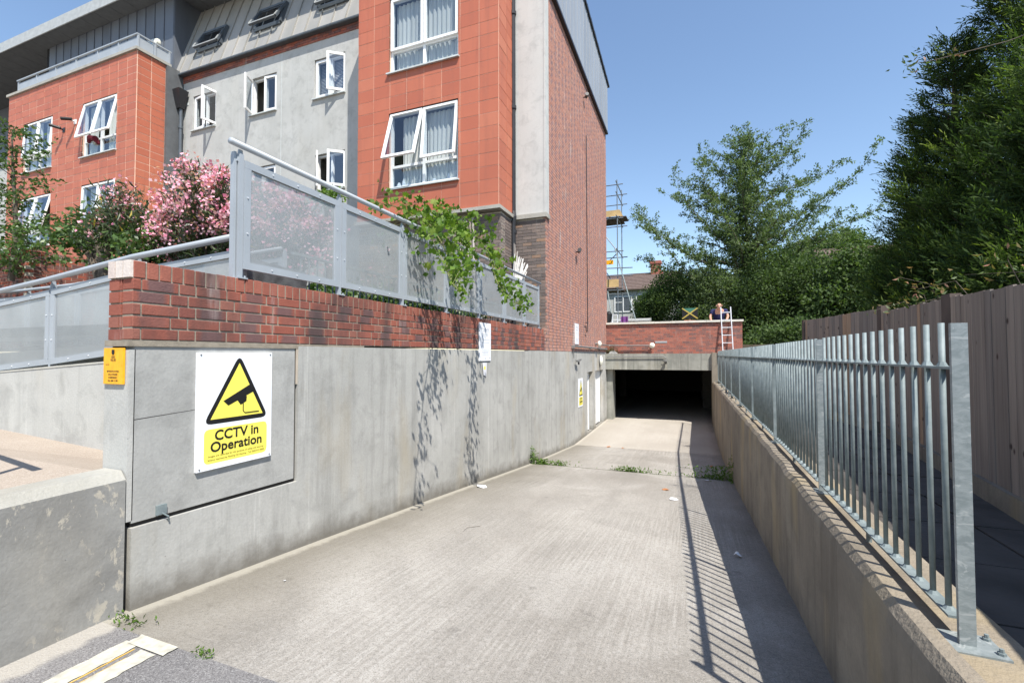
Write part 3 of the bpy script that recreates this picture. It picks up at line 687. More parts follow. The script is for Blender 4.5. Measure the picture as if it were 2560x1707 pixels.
# --- mansard
ma = lambda t, x: (x, YF-.17+.34*t, 9.78+1.08*t)     # t=1 -> 1.08 m up
mb = MB(); x_ = -17.15
T = 2.72
while x_ < -7.85:
    x2 = min(x_+.52, -7.82); a = ma(0, x_+.01); b = ma(0, x2-.01); c = ma(T, x2-.01); d_ = ma(T, x_+.01)
    mb.quad(a, b, c, d_, random.random())
    n_ = Vector((0, -.954, .30)); p = Vector(ma(0, x2)); q = Vector(ma(T, x2)); mb.bar(p+n_*.015, q+n_*.015, .02, .05, 0.); x_ = x2
mo = mb.build('mansard_roof', M['zinc_w'], B)
mb = MB(); mb.box(-17.15, -7.82, YF-.20, YF-.14, 9.74, 9.80); mb.tube([(-17.15, YF-.18, 9.76), (-7.83, YF-.18, 9.76)], .03, 8); mb.build('gutter', M['skyframe'], B)
mb = MB(); mb.quad((-17.15, YF-.15, 9.73), (-7.82, YF-.15, 9.73), (-7.82, YF+.1, 9.78), (-17.15, YF+.1, 9.78)); mb.build('gutter_soffit', M['soffit'], B)
# skylights in the mansard
for i, (xl, t0, t1) in enumerate(((-15.95, .72, 1.42), (-13.25, .76, 1.50), (-10.55, .74, 1.46))):
    xr = xl+1.12; mb = MB(); n_ = Vector((0, -.954, .30)); u_ = Vector((0, .30, .954))
    P00, P10 = Vector(ma(t0, xl)), Vector(ma(t0, xr)); P01, P11 = Vector(ma(t1, xl)), Vector(ma(t1, xr))
    for a, b in ((P00, P10), (P01, P11), (P00, P01), (P10, P11)): mb.bar(a+n_*.03, b+n_*.03, .09, .12)
    sk = mb.build('roof_window', M['skyframe'], B)
    mb = MB(); mb.quad(P00+n_*.02, P10+n_*.02, P11+n_*.02, P01+n_*.02); mb.build('dark_room', M['dark'], sk)
    op = .20 if i != 1 else .26
    Q00, Q10 = P00+n_*op, P10+n_*op; Q01, Q11 = P01+n_*.07, P11+n_*.07
    mb = MB()
    for a, b in ((Q00, Q10), (Q01, Q11), (Q00, Q01), (Q10, Q11)): mb.bar(a, b, .07, .06)
    mb.build('sash', M['skyframe'], sk)
    mb = MB(); mb.bar(Q00, Q10, .10, .03); mb.bar(Q00, Q00+(Q01-Q00)*.25, .03, .10); mb.bar(Q10, Q10+(Q11-Q10)*.25, .03, .10); mb.build('sash_trim', M['fascia'], sk)
    mb = MB(); mb.quad(Q00, Q10, Q11, Q01); mb.build('pane', M['glass'], sk)
# --- zinc storey over the left bay
mb = MB(); x_ = -24.75; YZ = 10.6
while x_ < -16.95:
    x2 = min(x_+.52, -16.9); mb.box(x_+.012, x2-.012, YZ, YZ+.1, 9.9, 12.72, random.random()); mb.box(x2-.014, x2+.010, YZ-.025, YZ+.05, 9.9, 12.72, 0.); x_ = x2
mb.build('zinc_wall', M['zinc'], B)
mb = MB(); mb.box(-17.0, -16.88, YZ+.0, 12.2, 9.6, 12.72); mb.build('zinc_cheek', M['zinc'], B)
mb = MB(); mb.box(-17.35, -16.75, YZ-.12, YZ-.01, 9.7, 10.2)
mb = MB(); mb.box(-24.9, -24.75, YZ, 14, 9.9, 12.72); mb.build('zinc_cheek', M['dark'], B)
mb = MB(); mb.box(-40, -24.9, 12.4, 12.6, 3, 12.72); mb.build('rear_wall', M['zinc'], B)
mb = MB(); mb.box(-40, -25.2, 11.6, 11.8, .3, 9.4); mb.build('rendered_wall', M['plaster'], B)
mb = MB()
for i in range(40): x0 = -41+i*.85; mb.box(x0+.006, x0+.844, 10.02, 16, 12.73, 12.77)
mb.build('soffit', M['soffit'], B)
mb = MB(); mb.box(-41, -7, 9.98, 10.02, 12.72, 13.12); mb.box(-41, -7, 9.96, 9.99, 12.69, 12.74); mb.build('fascia', M['fascia'], B)
mb = MB(); mb.box(-41, -7, 10.02, 18.4, 12.80, 13.1); mb.build('roof_slab', M['fascia'], B)
# door and lamp on the roof terrace
mb = MB(); mb.box(-18.75, -17.95, YZ-.02, YZ+.0, 9.95, 11.42); dd = mb.build('terrace_door', M['sill'], B)
mb = MB(); mb.box(-18.65, -18.05, YZ-.03, YZ-.021, 10.05, 11.32); mb.build('pane', M['glass'], dd)
mb = MB(); mb.tube([(-17.78, YZ, 11.22), (-17.78, YZ-.10, 11.22)], [.14, .10], 12); mb.build('bulkhead_lamp', M['lamp'], B)
# --- bays
def bay(x0, x1, y0, y1, z0, z1, tw, th, holes, n_ind, sidex, label):
    mb = MB(); cutpanel(mb, 'y', y0+.0055, y0+.18, x0+.01, x1-.0055, z0, z1, holes)
    mb.box(sidex-.18, sidex-.0055, y0+.18, y1, z0, z1)
    mb.box(x0+.01, x0+.15, y0+.18, y1+2, z0, z1)
    bo = mb.build('terracotta_bay', M['tile_gap'], B); bo['label'] = label
    tiles = []
    nz = int(round((z1-z0)/th)); nx = int(round((x1-x0)/tw)); tw2 = (x1-x0)/nx
    g = .0065
    for r_ in range(nz):
        if x0 < -12: g = .010
        za, zb = z0+r_*th+g, min(z0+(r_+1)*th-g, z1)
        for c_ in range(nx):
            a = x0+c_*tw2+g; b = a+tw2-2*g
            parts = [(a, b, za, zb)]
            for h in holes:
                np_ = []
                for p in parts:
                    if p[0] >= h[1] or p[1] <= h[0] or p[2] >= h[3] or p[3] <= h[2]: np_.append(p); continue
                    if p[0] < h[0]-.02: np_.append((p[0], h[0], p[2], p[3]))
                    if p[1] > h[1]+.02: np_.append((h[1], p[1], p[2], p[3]))
                    aa, bb = max(p[0], h[0]), min(p[1], h[1])
                    if p[2] < h[2]-.02: np_.append((aa, bb, p[2], h[2]))
                    if p[3] > h[3]+.02: np_.append((aa, bb, h[3], p[3]))
                parts = np_
            for p in parts: tiles.append(('f', *p))
        ns = 2; sw = (y1-y0)/ns
        for c_ in range(ns): tiles.append(('s', y0+c_*sw+g+.02*(c_ == 0), y0+(c_+1)*sw-g, za, zb))
    key = lambda t: (t[3], -(t[1] if t[0] == 'f' else sidex))
    vis = [t for t in tiles if t[3] < 9.2 or x0 < -12]; hid = [t for t in tiles if not (t[3] < 9.2 or x0 < -12)]
    if x0 < -12: vis.sort(key=lambda t: (-(t[1] if t[0] == 'f' else sidex) , t[3]))
    else: vis.sort(key=lambda t: t[3])
    for i, t in enumerate(vis[:n_ind]):
        mb = MB(); j = random.uniform(-.003, .002)
        if t[0] == 'f': mb.box(t[1], t[2], y0+j, y0+.025, t[3], t[4])
        else: mb.box(sidex-.03, sidex-j, t[1], t[2], t[3], t[4])
        mb.build('tile', M['tile'], bo)
    mb = MB()
    for t in vis[n_ind:]+hid:
        j = random.uniform(-.003, .002); r0 = random.random()
        if t[0] == 'f': mb.box(t[1], t[2], y0+j, y0+.025, t[3], t[4], r0)
        else: mb.box(sidex-.03, sidex-j, t[1], t[2], t[3], t[4], r0)
    if mb.v: stuff(mb.build('tile', M['tileS'], bo))
    return bo
BW = [(-6.87, -4.96, 6.875, 8.76), (-6.87, -4.96, 4.01, 5.895)]
bay(-7.81, -3.95, BF, YG, 3.30, 11.3, .4825, .3005, BW, 175, -3.95, 'right-hand terracotta bay beside the gable')
mb = MB(); mb.box(-7.86, -3.90, BF-.06, BF+.2, 3.22, 3.298); mb.box(-4.1, -3.90, BF+.2, YG-.06, 3.22, 3.298); mb.box(-7.8, -4.1, BF+.2, YG+.2, 3.2, 3.297); mb.build('stone_ledge', M['conc_top'], B)
LWN = [(-23.35, -21.44, 6.78, 8.66), (-19.61, -17.69, 6.80, 8.70), (-19.60, -17.70, 3.95, 5.84), (-23.35, -21.44, 3.95, 5.84)]
bay(-24.44, -16.69, BF, 10.2, 1.2, 9.90, .4737, .2417, LWN, 120, -16.69, 'left-hand terracotta bay with roof terrace')
mb = MB(); mb.box(-24.5, -16.63, BF-.06, BF+.2, 9.91, 10.0); mb.box(-16.9, -16.63, BF+.2, 10.35, 9.91, 10.0); mb.box(-24.4, -16.9, BF+.2, YZ, 9.9, 9.96); mb.build('stone_ledge', M['conc_top'], B)
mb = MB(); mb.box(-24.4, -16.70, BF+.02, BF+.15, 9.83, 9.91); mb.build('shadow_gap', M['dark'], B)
mb = MB(); mb.box(-16.9, -16.60, 10.2, 10.76, 1.2, 9.9); mb.build('recess_panel', M['soffit'], B)
# terrace railing panels
px4 = [-23.9, -22.65, -21.4, -20.15, -18.9, -17.75, -16.75]
for a, b in zip(px4[:-1], px4[1:]):
    mb = MB(); mb.box(a+.03, b-.03, BF+.05, BF+.06, 10.02, 10.38); pn = mb.build('terrace_railing_panel', M['grey_frame'], B)
mb = MB()
for x in px4: mb.box(x-.03, x+.03, BF+.03, BF+.08, 9.99, 10.46)
mb.box(-16.78, -16.72, 9.85, 9.91, 9.99, 10.46); mb.box(-16.78, -16.72, 10.3, 10.36, 9.99, 10.5)
mb.bar((-23.95, BF+.03, 10.47), (-16.72, BF+.03, 10.47), .05, .04); mb.bar((-16.74, BF+.03, 10.47), (-16.74, 10.4, 10.47), .05, .04); mb.build('terrace_rail', M['grey_frame'], B)
mb = MB(); mb.box(-16.76, -16.75, BF+.08, 9.83, 10.02, 10.4); mb.box(-16.76, -16.75, 9.93, 10.3, 10.02, 10.4); mb.build('terrace_railing_panel', M['grey_frame'], B)
mb = MB(); mb.box(-16.55, -16.05, 10.55, 10.74, 9.15, 9.45); mb.hexa([(-16.50,10.55,8.75),(-16.25,10.55,8.75),(-16.25,10.74,8.75),(-16.50,10.74,8.75),(-16.66,10.45,9.3),(-16.05,10.45,9.3),(-16.05,10.74,9.3),(-16.66,10.74,9.3)])
# drainpipes (parts of the building)
def pipe(pts, r=.05, name='drainpipe', mat='blackpipe', parent=B, extra=None):
    mb = MB(); mb.tube(pts, r, 10)
    for h in extra or []: mb.tube([(h[0], h[1], h[2]-.04), (h[0], h[1], h[2]+.04)], r*1.35, 10)
    return mb.build(name, M[mat], parent, smooth=False)
pipe([(-3.935, 10.18, 13), (-3.935, 10.18, 3.4), (-3.90, 10.14, 3.25), (-3.92, 10.14, 3.05), (-3.92, 10.16, .35)], .055, extra=[(-3.935, 10.18, 5.9), (-3.92, 10.16, 2.9), (-3.935, 10.18, 8.2)])
hp = MB(); hp.hexa([(-16.58,10.5,8.55),(-16.42,10.5,8.55),(-16.42,10.68,8.55),(-16.58,10.68,8.55),(-16.72,10.36,9.15),(-16.25,10.36,9.15),(-16.25,10.7,9.15),(-16.72,10.7,9.15)]); hp.build('rainwater_hopper', M['blackpipe'], B)
pipe([(-16.5, 10.6, 8.7), (-16.5, 10.6, .4)], .055, mat='skyframe', extra=[(-16.5, 10.6, 7.9), (-16.5, 10.6, 6.0)])
# --- windows
def frame_box(mb, x0, x1, z0, z1, y0, y1, w):
    mb.box(x0, x1, y0, y1, z0, z0+w); mb.box(x0, x1, y0, y1, z1-w, z1)
    mb.box(x0, x0+w, y0, y1, z0+w, z1-w); mb.box(x1-w, x1, y0, y1, z0+w, z1-w)
def sash(parent, x0, x1, z0, z1, yf, ang=0, hinge='T', w=.06):
    if hinge == 'T': piv = Vector((0, yf, z1)); Mx = Matrix.Translation(piv) @ Matrix.Rotation(-ang, 4, 'X') @ Matrix.Translation(-piv)
    elif hinge == 'R': piv = Vector((x1, yf, 0)); Mx = Matrix.Translation(piv) @ Matrix.Rotation(ang, 4, 'Z') @ Matrix.Translation(-piv)
    else: piv = Vector((x0, yf, 0)); Mx = Matrix.Translation(piv) @ Matrix.Rotation(-ang, 4, 'Z') @ Matrix.Translation(-piv)
    mb = MB(); mb.M = Mx; frame_box(mb, x0, x1, z0, z1, yf-.05, yf, w); mb.build('sash', M['upvc'], parent)
    mb = MB(); mb.M = Mx; mb.quad((x0+w*.8, yf-.025, z0+w*.8), (x1-w*.8, yf-.025, z0+w*.8), (x1-w*.8, yf-.025, z1-w*.8), (x0+w*.8, yf-.025, z1-w*.8)); mb.build('pane', M['glass'], parent)
def curtain(parent, x0, x1, z0, z1, y, amp=.03, mat='curtain', gather=0.):
    mb = MB(); n = int((x1-x0)/.025)+2; rr = [random.random() for _ in range(n+1)]
    def P(i, z): 
        f = i/n; x = x0+(x1-x0)*f
        if gather: x = x0+(x-x0)*(1-gather*(1-(z-z0)/(z1-z0))**.7)
        return (x, y+amp*math.sin(i*1.25+rr[i]*1.2), z)
    K = 5
    for i in range(n):
        for k in range(K): za = z0+(z1-z0)*k/K; zb = z0+(z1-z0)*(k+1)/K; mb.quad(P(i, za), P(i+1, za), P(i+1, zb), P(i, zb), rr[i])
    mb.build('curtain', M[mat], parent)
def room(parent, x0, x1, z0, z1, y, dep=1.6):
    mb = MB(); mb.quad((x0-.3,y+dep,z0-.3),(x1+.3,y+dep,z0-.3),(x1+.3,y+dep,z1+.3),(x0-.3,y+dep,z1+.3))
    mb.quad((x0-.3,y,z0-.3),(x0-.3,y+dep,z0-.3),(x0-.3,y+dep,z1+.3),(x0-.3,y,z1+.3)); mb.quad((x1+.3,y,z0-.3),(x1+.3,y+dep,z0-.3),(x1+.3,y+dep,z1+.3),(x1+.3,y,z1+.3))
    mb.quad((x0-.3,y,z0-.3),(x1+.3,y,z0-.3),(x1+.3,y+dep,z0-.3),(x0-.3,y+dep,z0-.3)); mb.quad((x0-.3,y,z1+.3),(x1+.3,y,z1+.3),(x1+.3,y+dep,z1+.3),(x0-.3,y+dep,z1+.3))
    mb.build('room', M['room'], parent)
def bay_window(x0, x1, z0, z1, y, aL, aR, cur):
    yf = y+.10; mid = (x0+x1)/2; tz = z0+(z1-z0)*.30
    mb = MB(); frame_box(mb, x0+.005, x1-.005, z0+.03, z1-.01, yf-.03, yf+.05, .055)
    mb.box(mid-.035, mid+.035, yf-.03, yf+.05, z0+.085, z1-.065); mb.box(x0+.06, mid-.035, yf-.03, yf+.05, tz-.03, tz+.03); mb.box(mid+.035, x1-.06, yf-.03, yf+.05, tz-.03, tz+.03)
    wo = mb.build('window', M['upvc'], B)
    mb = MB(); mb.hexa([(x0-.05,y-.07,z0-.03),(x1+.03,y-.07,z0-.03),(x1+.03,yf,z0-.005),(x0-.05,yf,z0-.005),(x0-.05,y-.07,z0+.005),(x1+.03,y-.07,z0+.005),(x1+.03,yf,z0+.03),(x0-.05,yf,z0+.03)]); mb.build('sill', M['sill'], wo)
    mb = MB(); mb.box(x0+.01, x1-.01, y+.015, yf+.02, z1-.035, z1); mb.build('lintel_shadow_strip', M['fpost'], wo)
    sash(wo, x0+.03, mid-.012, tz+.01, z1-.03, yf-.035, aL); sash(wo, mid+.012, x1-.03, tz+.01, z1-.03, yf-.035, aR)
    for a, b in ((x0+.055, mid-.03), (mid+.03, x1-.055)):
        mb = MB(); mb.quad((a, yf, z0+.08), (b, yf, z0+.08), (b, yf, tz-.03), (a, yf, tz-.03)); mb.build('pane', M['glass'], wo)
    room(wo, x0, x1, z0, z1, y+.2)
    for c in cur: curtain(wo, x0+(x1-x0)*c[0], x0+(x1-x0)*c[1], z0+.06, z1-.1, yf+.085, amp=.022, gather=c[2])
    return wo
bay_window(*BW[0], BF, 0, 0, [(.05, .97, 0)])
w1 = bay_window(*BW[1], BF, R(17), R(7), [(.15, .53, .25), (.52, 1., .12)])
mb = MB()
for k, (x, h) in enumerate(((-6.7, .16), (-6.55, .24), (-6.42, .13), (-5.7, .15), (-5.3, .2))):
    mb.tube([(x, BF+.2, 4.07), (x, BF+.2, 4.07+h*.5), (x, BF+.2, 4.07+h)], [.05, .06, .025], 8)
mb.build('ornaments', M['litter'], w1)
bay_window(*LWN[0], BF, R(4), R(4), [(.06, .35, .3), (.6, .97, .1)])
w2 = bay_window(*LWN[1], BF, R(11.5), R(11.5), [(.06, .38, .4), (.62, .97, .35)])
mb = MB(); mb.tube([(-19.25, BF+.02, 7.3), (-19.1, BF-.02, 7.42), (-18.85, BF+.0, 7.36), (-18.8, BF+.1, 7.2)], [.05, .09, .10, .05], 8); mb.build('red_cloth', plain('maroon_cloth', (.12, .01, .02), .9), w2)
bay_window(*LWN[2], BF, R(3), R(1), [(.1, .9, 0)]); bay_window(*LWN[3], BF, R(12), R(12), [(.1, .5, .2)])
def case_window(x0, x1, z0, z1, y, aL, aR, blind=False):
    yf = y+.12; mid = (x0+x1)/2; mb = MB(); frame_box(mb, x0+.005, x1-.005, z0+.03, z1-.01, yf-.03, yf+.05, .05); mb.box(mid-.03, mid+.03, yf-.03, yf+.05, z0+.08, z1-.06)
    wo = mb.build('window', M['upvc'], B)
    mb = MB(); mb.hexa([(x0-.05,y-.07,z0-.03),(x1+.03,y-.07,z0-.03),(x1+.03,yf,z0-.005),(x0-.05,yf,z0-.005),(x0-.05,y-.07,z0+.005),(x1+.03,y-.07,z0+.005),(x1+.03,yf,z0+.03),(x0-.05,yf,z0+.03)]); mb.build('sill', M['sill'], wo)
    sash(wo, x0+.03, mid-.01, z0+.05, z1-.03, yf-.035, aL, 'L', .07); sash(wo, mid+.01, x1-.03, z0+.05, z1-.03, yf-.035, aR, 'R', .07)
    if blind:
        for k in range(22):
            z = z0+.1+k*(z1-z0-.15)/22; mb2 = MB()
        mb = MB()
        for k in range(24): z = z0+.08+k*(z1-z0-.16)/24; mb.quad((x0+.07, yf+.08, z), (x1-.07, yf+.08, z), (x1-.07, yf+.10, z+.030), (x0+.07, yf+.10, z+.030))
        stuff(mb.build('blind_slat', M['blind'], wo))
    room(wo, x0, x1, z0, z1, y+.25)
    return wo
case_window(*GW[0], YF, R(5), R(82)); case_window(*GW[1], YF, R(66), R(3)); case_window(*GW[2], YF, 0, R(36), True)
case_window(*GW[3], YF, R(46), R(38)); case_window(*GW[4], YF, 0, 0); case_window(*GW[5], YF, 0, 0)
# small fittings on the walls: cameras and pipes
def wall_camera(loc, d, label, white, grp='security cameras on the building'):
    t = thing('security_camera', label, 'camera', loc, grp, world=False); d = Vector(d).normalized()
    mb = MB(); mb.box(-.07, .07, -.015, .015, -.08, .08); mb.build('mount', M['upvc' if white else 'blackpipe'], t)
    mb = MB(); a = Vector((0, -.02, 0)); b = a+Vector((0, -.16, .02)); mb.tube([a, b], .03, 8); mb.build('arm', M['upvc' if white else 'blackpipe'], t)
    mb = MB(); mb.tube([b-d*.08, b+d*.22], [.05, .055], 10); mb.build('camera_body', M['black'], t); return t
wall_camera((-20.02, BF, 8.15), (-.6, -.6, -.1), 'upper camera with white bracket between the left bay windows', True)
wall_camera((-20.7, BF, 7.98), (-.5, -.6, .15), 'small black camera on the left bay, below and left of the white bracket one', False)

# ================================================================ GARAGE END
G = thing('garage_entrance', 'underground garage entrance with concrete beam and brick parapet above', 'building', (-1.3, 18.3, -2.5))
mb = MB(); mb.box(XW-.0, .62, 18.05, 18.6, -.575, .03); mb.build('beam', M['conc_beam'], G)
mb = MB(); mb.box(-3.4, -2.93, 18.26, 18.9, -2.6, -.575); mb.build('column', M['conc_beam'], G)
mb = MB(); mb.box(.62, .78, 17.95, 18.6, -2.6, .06); mb.build('column', M['conc_right'], G)
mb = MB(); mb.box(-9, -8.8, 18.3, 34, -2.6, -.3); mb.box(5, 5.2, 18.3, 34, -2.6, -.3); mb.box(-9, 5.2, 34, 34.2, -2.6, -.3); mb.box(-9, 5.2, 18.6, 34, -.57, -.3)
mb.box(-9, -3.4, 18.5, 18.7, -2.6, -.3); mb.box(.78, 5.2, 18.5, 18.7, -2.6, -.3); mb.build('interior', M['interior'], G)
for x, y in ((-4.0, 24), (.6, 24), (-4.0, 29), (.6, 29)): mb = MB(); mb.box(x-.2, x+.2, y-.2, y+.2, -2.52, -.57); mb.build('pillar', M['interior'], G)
mb = MB(); mb.box(-3.4, 4.5, 18.7, 30, -.28, .35); mb.build('roof_terrace', M['soil'], G)
mb = MB(); mb.box(XW+.0, 1.63, 18.268, 18.5, .03, 1.16); mb.build('parapet_mortar', M['mortar_l'], G)
pm = brickmesh(.215, .065, .10, 'brick', M['brick_h']); cntb = 0
mb = MB()
for r_ in range(15):
    z0 = .035+r_*.0752; off = .1125*(r_ % 2)
    for k in range(23):
        a = XW+k*.2252-off; b = a+.215; a = max(a, XW+.003); b = min(b, 1.64)
        if b-a > .03: mb.box(a, b, 18.26-random.uniform(0, .003), 18.36, z0, z0+.065, random.random())
stuff(mb.build('brick', M['brick_par'], G))
for k in range(8):
    a = XW+.005+k*.605; mb = MB(); mb.box(a, min(a+.6, 1.68), 18.19, 18.56, 1.165, 1.235+random.uniform(-.003, .003)); mb.build('coping_stone', M['coping'], G)
mb = MB(); mb.box(.75, 1.65, 18.2, 18.55, -1.0, .03); mb.build('abutment', M['conc_right'], G)
# fittings
CP = thing('conduit_pipe', 'grey conduit running along the gable foot with a drop to the camera', 'pipe', (XW, 15, .2))
mb = MB(); mb.tube([(XW+.06, 12.68, .24), (XW+.06, 17.95, .20)], .028, 8); mb.tube([(XW+.05, 12.7, .23), (XW+.04, 12.75, -.10)], .012, 6); mb.build('conduit', M['greypipe'], CP)
for y in (12.68, 15, 16.6, 17.93): mb = MB(); mb.box(XW, XW+.09, y-.03, y+.03, .18, .26); mb.build('clip', M['greypipe'], CP)
CP2 = tag(MB().tube([(XW+.10, 16.3, .36), (XW+.10, 18.1, .345), (XW+.16, 18.14, .345), (-1.55, 18.16, .335)], .022, 8).build('conduit_pipe', M['greypipe']), 'thin pipe linking the two round lamps round the inner corner', 'pipe')
CP3 = tag(MB().tube([(XW+.05, 18.0, -.10), (-1.0, 18.0, -.08), (-.93, 18.0, -.13), (-.93, 18.0, -.25)], .018, 8).build('conduit_pipe', M['greypipe']), 'thin pipe along the top of the garage beam', 'pipe')
def round_lamp(loc, lab, d):
    t = thing('bulkhead_lamp', lab, 'lamp', loc, 'round white lamps above the garage', world=False); d = Vector(d)
    mb = MB(); mb.tube([Vector((0, 0, 0)), d*.10], .04, 10); mb.build('bracket', M['greypipe'], t)
    mb = MB(); pts = [d*(.08+.02*k) for k in range(8)]; rr = [.05, .085, .10, .105, .10, .09, .065, .02]; mb.tube(pts, rr, 14); mb.build('lamp_cover', M['lamp'], t, smooth=True)
round_lamp((XW, 16.05, .37), 'round white lamp on the brick gable near the inner corner', (1, 0, 0))
round_lamp((-1.43, 18.26, .335), 'round white lamp on the parapet over the middle of the garage', (0, -1, 0))
OL = thing('oval_lamp', 'cream oval bulkhead lamp above the two white doors', 'lamp', (XW, 16.8, -.23), world=False)
mb = MB(); mb.tube([(0, 0, .17), (0, 0, .42)], .014, 6); mb.build('conduit', M['greypipe'], OL)
mb = MB(); mb.tube([(.0, 0, 0), (.05, 0, 0)], [.13, .13], 16); mb.M = Matrix.Identity(4); ol = mb.build('lamp_base', M['greypipe'], OL)
mb = MB(); mb.tube([(.05, 0, 0), (.09, 0, 0), (.12, 0, 0)], [.125, .11, .05], 16); mb.build('lamp_cover', M['lamp'], OL)
OL.scale = (1, 1, 1.5)
def small_cam(loc, lab):
    t = thing('security_camera', lab, 'camera', loc, world=False)
    mb = MB(); mb.tube([(0, 0, 0), (.12, 0, -.02)], .012, 6); mb.build('bracket', M['greypipe'], t)
    mb = MB(); mb.bar((.08, -.14, -.03), (.12, .16, .01), .06, .05); mb.build('camera_body', M['greypipe'], t)
    mb = MB(); mb.tube([(.1, .0, -.05), (.1, .0, -.13)], [.03, .025], 8); mb.build('infrared_lamp', M['blackpipe'], t)
small_cam((XW, 13.1, -.16), 'grey security camera under the conduit on the concrete wall')
small_cam((-.93-.1, 17.98, -.22), 'small camera hanging from the pipe on the garage beam')
t = thing('spotlight', 'small dark floodlight halfway up the gable', 'lamp', (XW, 13.25, 3.0), world=False)
mb = MB(); mb.tube([(0, 0, 0), (.10, 0, 0)], .02, 8); mb.tube([(.08, .05, .0), (.14, -.12, .03)], [.035, .06], 10); mb.build('lamp_body', M['blackpipe'], t)
t = thing('spotlight', 'small dark floodlight high on the gable below the zinc', 'lamp', (XW, 14.4, 8.2), world=False)
mb = MB(); mb.tube([(0, 0, 0), (.10, 0, 0)], .02, 8); mb.tube([(.08, .05, .0), (.14, -.12, .03)], [.035, .06], 10); mb.build('lamp_body', M['blackpipe'], t)
tag(MB().tube([(XW+.015, 14.75, .95), (XW+.015, 14.7, 7.1)], .013, 6).build('lightning_cable', M['blackpipe']), 'dark vertical cable running up the brick gable', 'cable')
mb = MB()
for a, b in (((0, 0, 0), (0, .26, 0)), ((0, .26, 0), (0, .26, -.28)), ((0, .26, -.28), (0, .1, -.28)), ((0, .05, -.1), (0, .1, -.3))): mb.tube([(XW+.06+p[0], 14.25+p[1], 1.0+p[2]) for p in (a, b)], .012, 6)
tag(mb.build('wall_hook', M['blackpipe']), 'bent dark metal bracket low on the gable beside the notice', 'bracket')
mb = MB(); mb.box(-1.43+.1, -.9, 18.245, 18.257, .43, .50); pl = tag(mb.build('name_plate', M['plate']), 'narrow grey name plate on the parapet bricks', 'sign')

# ================================================================ SIGNS
def wallM(y, z, off=0.): return Matrix(((0, 0, 1, XW+off), (1, 0, 0, y), (0, 1, 0, z), (0, 0, 0, 1)))
def cctv(y0, y1, z0, z1, lab, full=True):
    W, H = y1-y0, z1-z0; t = thing('warning_sign', lab, 'sign', (XW, y0, z0)); e = .012
    mb = MB(); mb.box(XW-.012, XW+e, y0, y1, z0, z1); mb.build('sign_board', M['white'], t)
    Q = lambda u, v, o: (XW+e+o, y0+u*W, z0+v*H)
    def poly(name, pts, mat, o, parent=t): mb = MB(); mb.prism([Q(u, v, 0) for u, v in pts], (o, 0, 0)); return mb.build(name, mat, parent)
    def rounded(pts, r, n=4):
        out = []; m = len(pts)
        for i in range(m):
            p = Vector((pts[i][0]*W, pts[i][1]*H)); a = Vector((pts[i-1][0]*W, pts[i-1][1]*H)); b = Vector((pts[(i+1) % m][0]*W, pts[(i+1) % m][1]*H))
            da = (a-p).normalized(); db = (b-p).normalized()
            for k in range(n+1):
                f = k/n; q = p+da*r*(1-f)**2+db*r*f**2; out.append((q.x/W, q.y/H))
        return out
    poly('warning_triangle', rounded([(.065, .385), (.945, .385), (.52, .985)], .045*W/.59*1.4), M['black'], .001)
    poly('triangle_field', [(.155, .425), (.86, .425), (.52, .905)], M['yellow'], .002)
    poly('yellow_panel', rounded([(.08, .05), (.93, .05), (.93, .345), (.08, .345)], .04*W/.59), M['yellow'], .001)
    poly('camera_symbol', [(.31, .575), (.375, .53), (.71, .635), (.69, .715)], M['black'], .003)
    poly('camera_symbol', [(.49, .575), (.54, .525), (.62, .555), (.625, .60), (.55, .62)], M['black'], .0032)
    mb = MB(); pr = [(.575, .545), (.575, .47), (.60, .45), (.80, .45)]
    mb.tube([Q(u, v, .003) for u, v in pr], .0035*W/.59, 6); mb.build('cable_symbol', M['black'], t)
    s = W/.59; mid = y0+W*.505
    text('CCTV in', .098*s, M['black'], 'lettering', t, wallM(mid, z0+H*.245, e+.003), bold=.0022)
    text('Operation', .098*s, M['black'], 'lettering', t, wallM(mid, z0+H*.148, e+.003), bold=.0022)
    text('Images are recorded for the purpose of safety and security', .0185*s, M['black'], 'lettering', t, wallM(mid, z0+H*.105, e+.003))
    text('Scheme operated by Notting Hill Housing   Tel: 0203 815 0000', .0175*s, M['black'], 'lettering', t, wallM(mid, z0+H*.075, e+.003))
    for u, v in ((.03, .98), (.97, .98), (.03, .02), (.97, .02)):
        mb = MB(); c = Q(u, v, 0); mb.tube([c, (c[0]+.004, c[1], c[2])], .006, 8); mb.build('screw', M['greypipe'], t)
cctv(2.170, 2.765, -.80, .018, 'large white and yellow CCTV warning sign with camera triangle on near wall panel')
cctv(13.46, 14.02, -1.56, -.72, 'small looking distant copy of the CCTV sign beside the white doors')
def notice(y0, y1, z0, z1, lab):
    t = thing('notice_board', lab, 'sign', (XW, y0, z0)); mb = MB(); mb.box(XW+.004, XW+.016, y0, y1, z0, z1); mb.build('sign_board', M['white'], t)
    m = (y0+y1)/2; H = z1-z0
    text('PRIVATE LAND', .045, M['pale_ink'], 'lettering', t, wallM(m, z0+H*.82, .019)); text('NO PARKING AT ANY TIME', .026, M['pale_ink'], 'lettering', t, wallM(m, z0+H*.77, .019))
    mb = MB()
    for (u0, u1, v0, v1) in ((.3, .42, .66, .72), (.46, .54, .68, .72), (.58, .7, .66, .72), (.44, .56, .64, .66), (.1, .9, .555, .562), (.15, .85, .48, .486), (.15, .85, .28, .285), (.2, .8, .24, .248), (.25, .75, .2, .208), (.2, .8, .15, .155), (.45, .55, .05, .08), (.85, .93, .06, .09)):
        mb.box(XW+.016, XW+.018, y0+(y1-y0)*u0, y0+(y1-y0)*u1, z0+H*v0, z0+H*v1)
    mb.build('faded_print', M['pale_ink'], t)
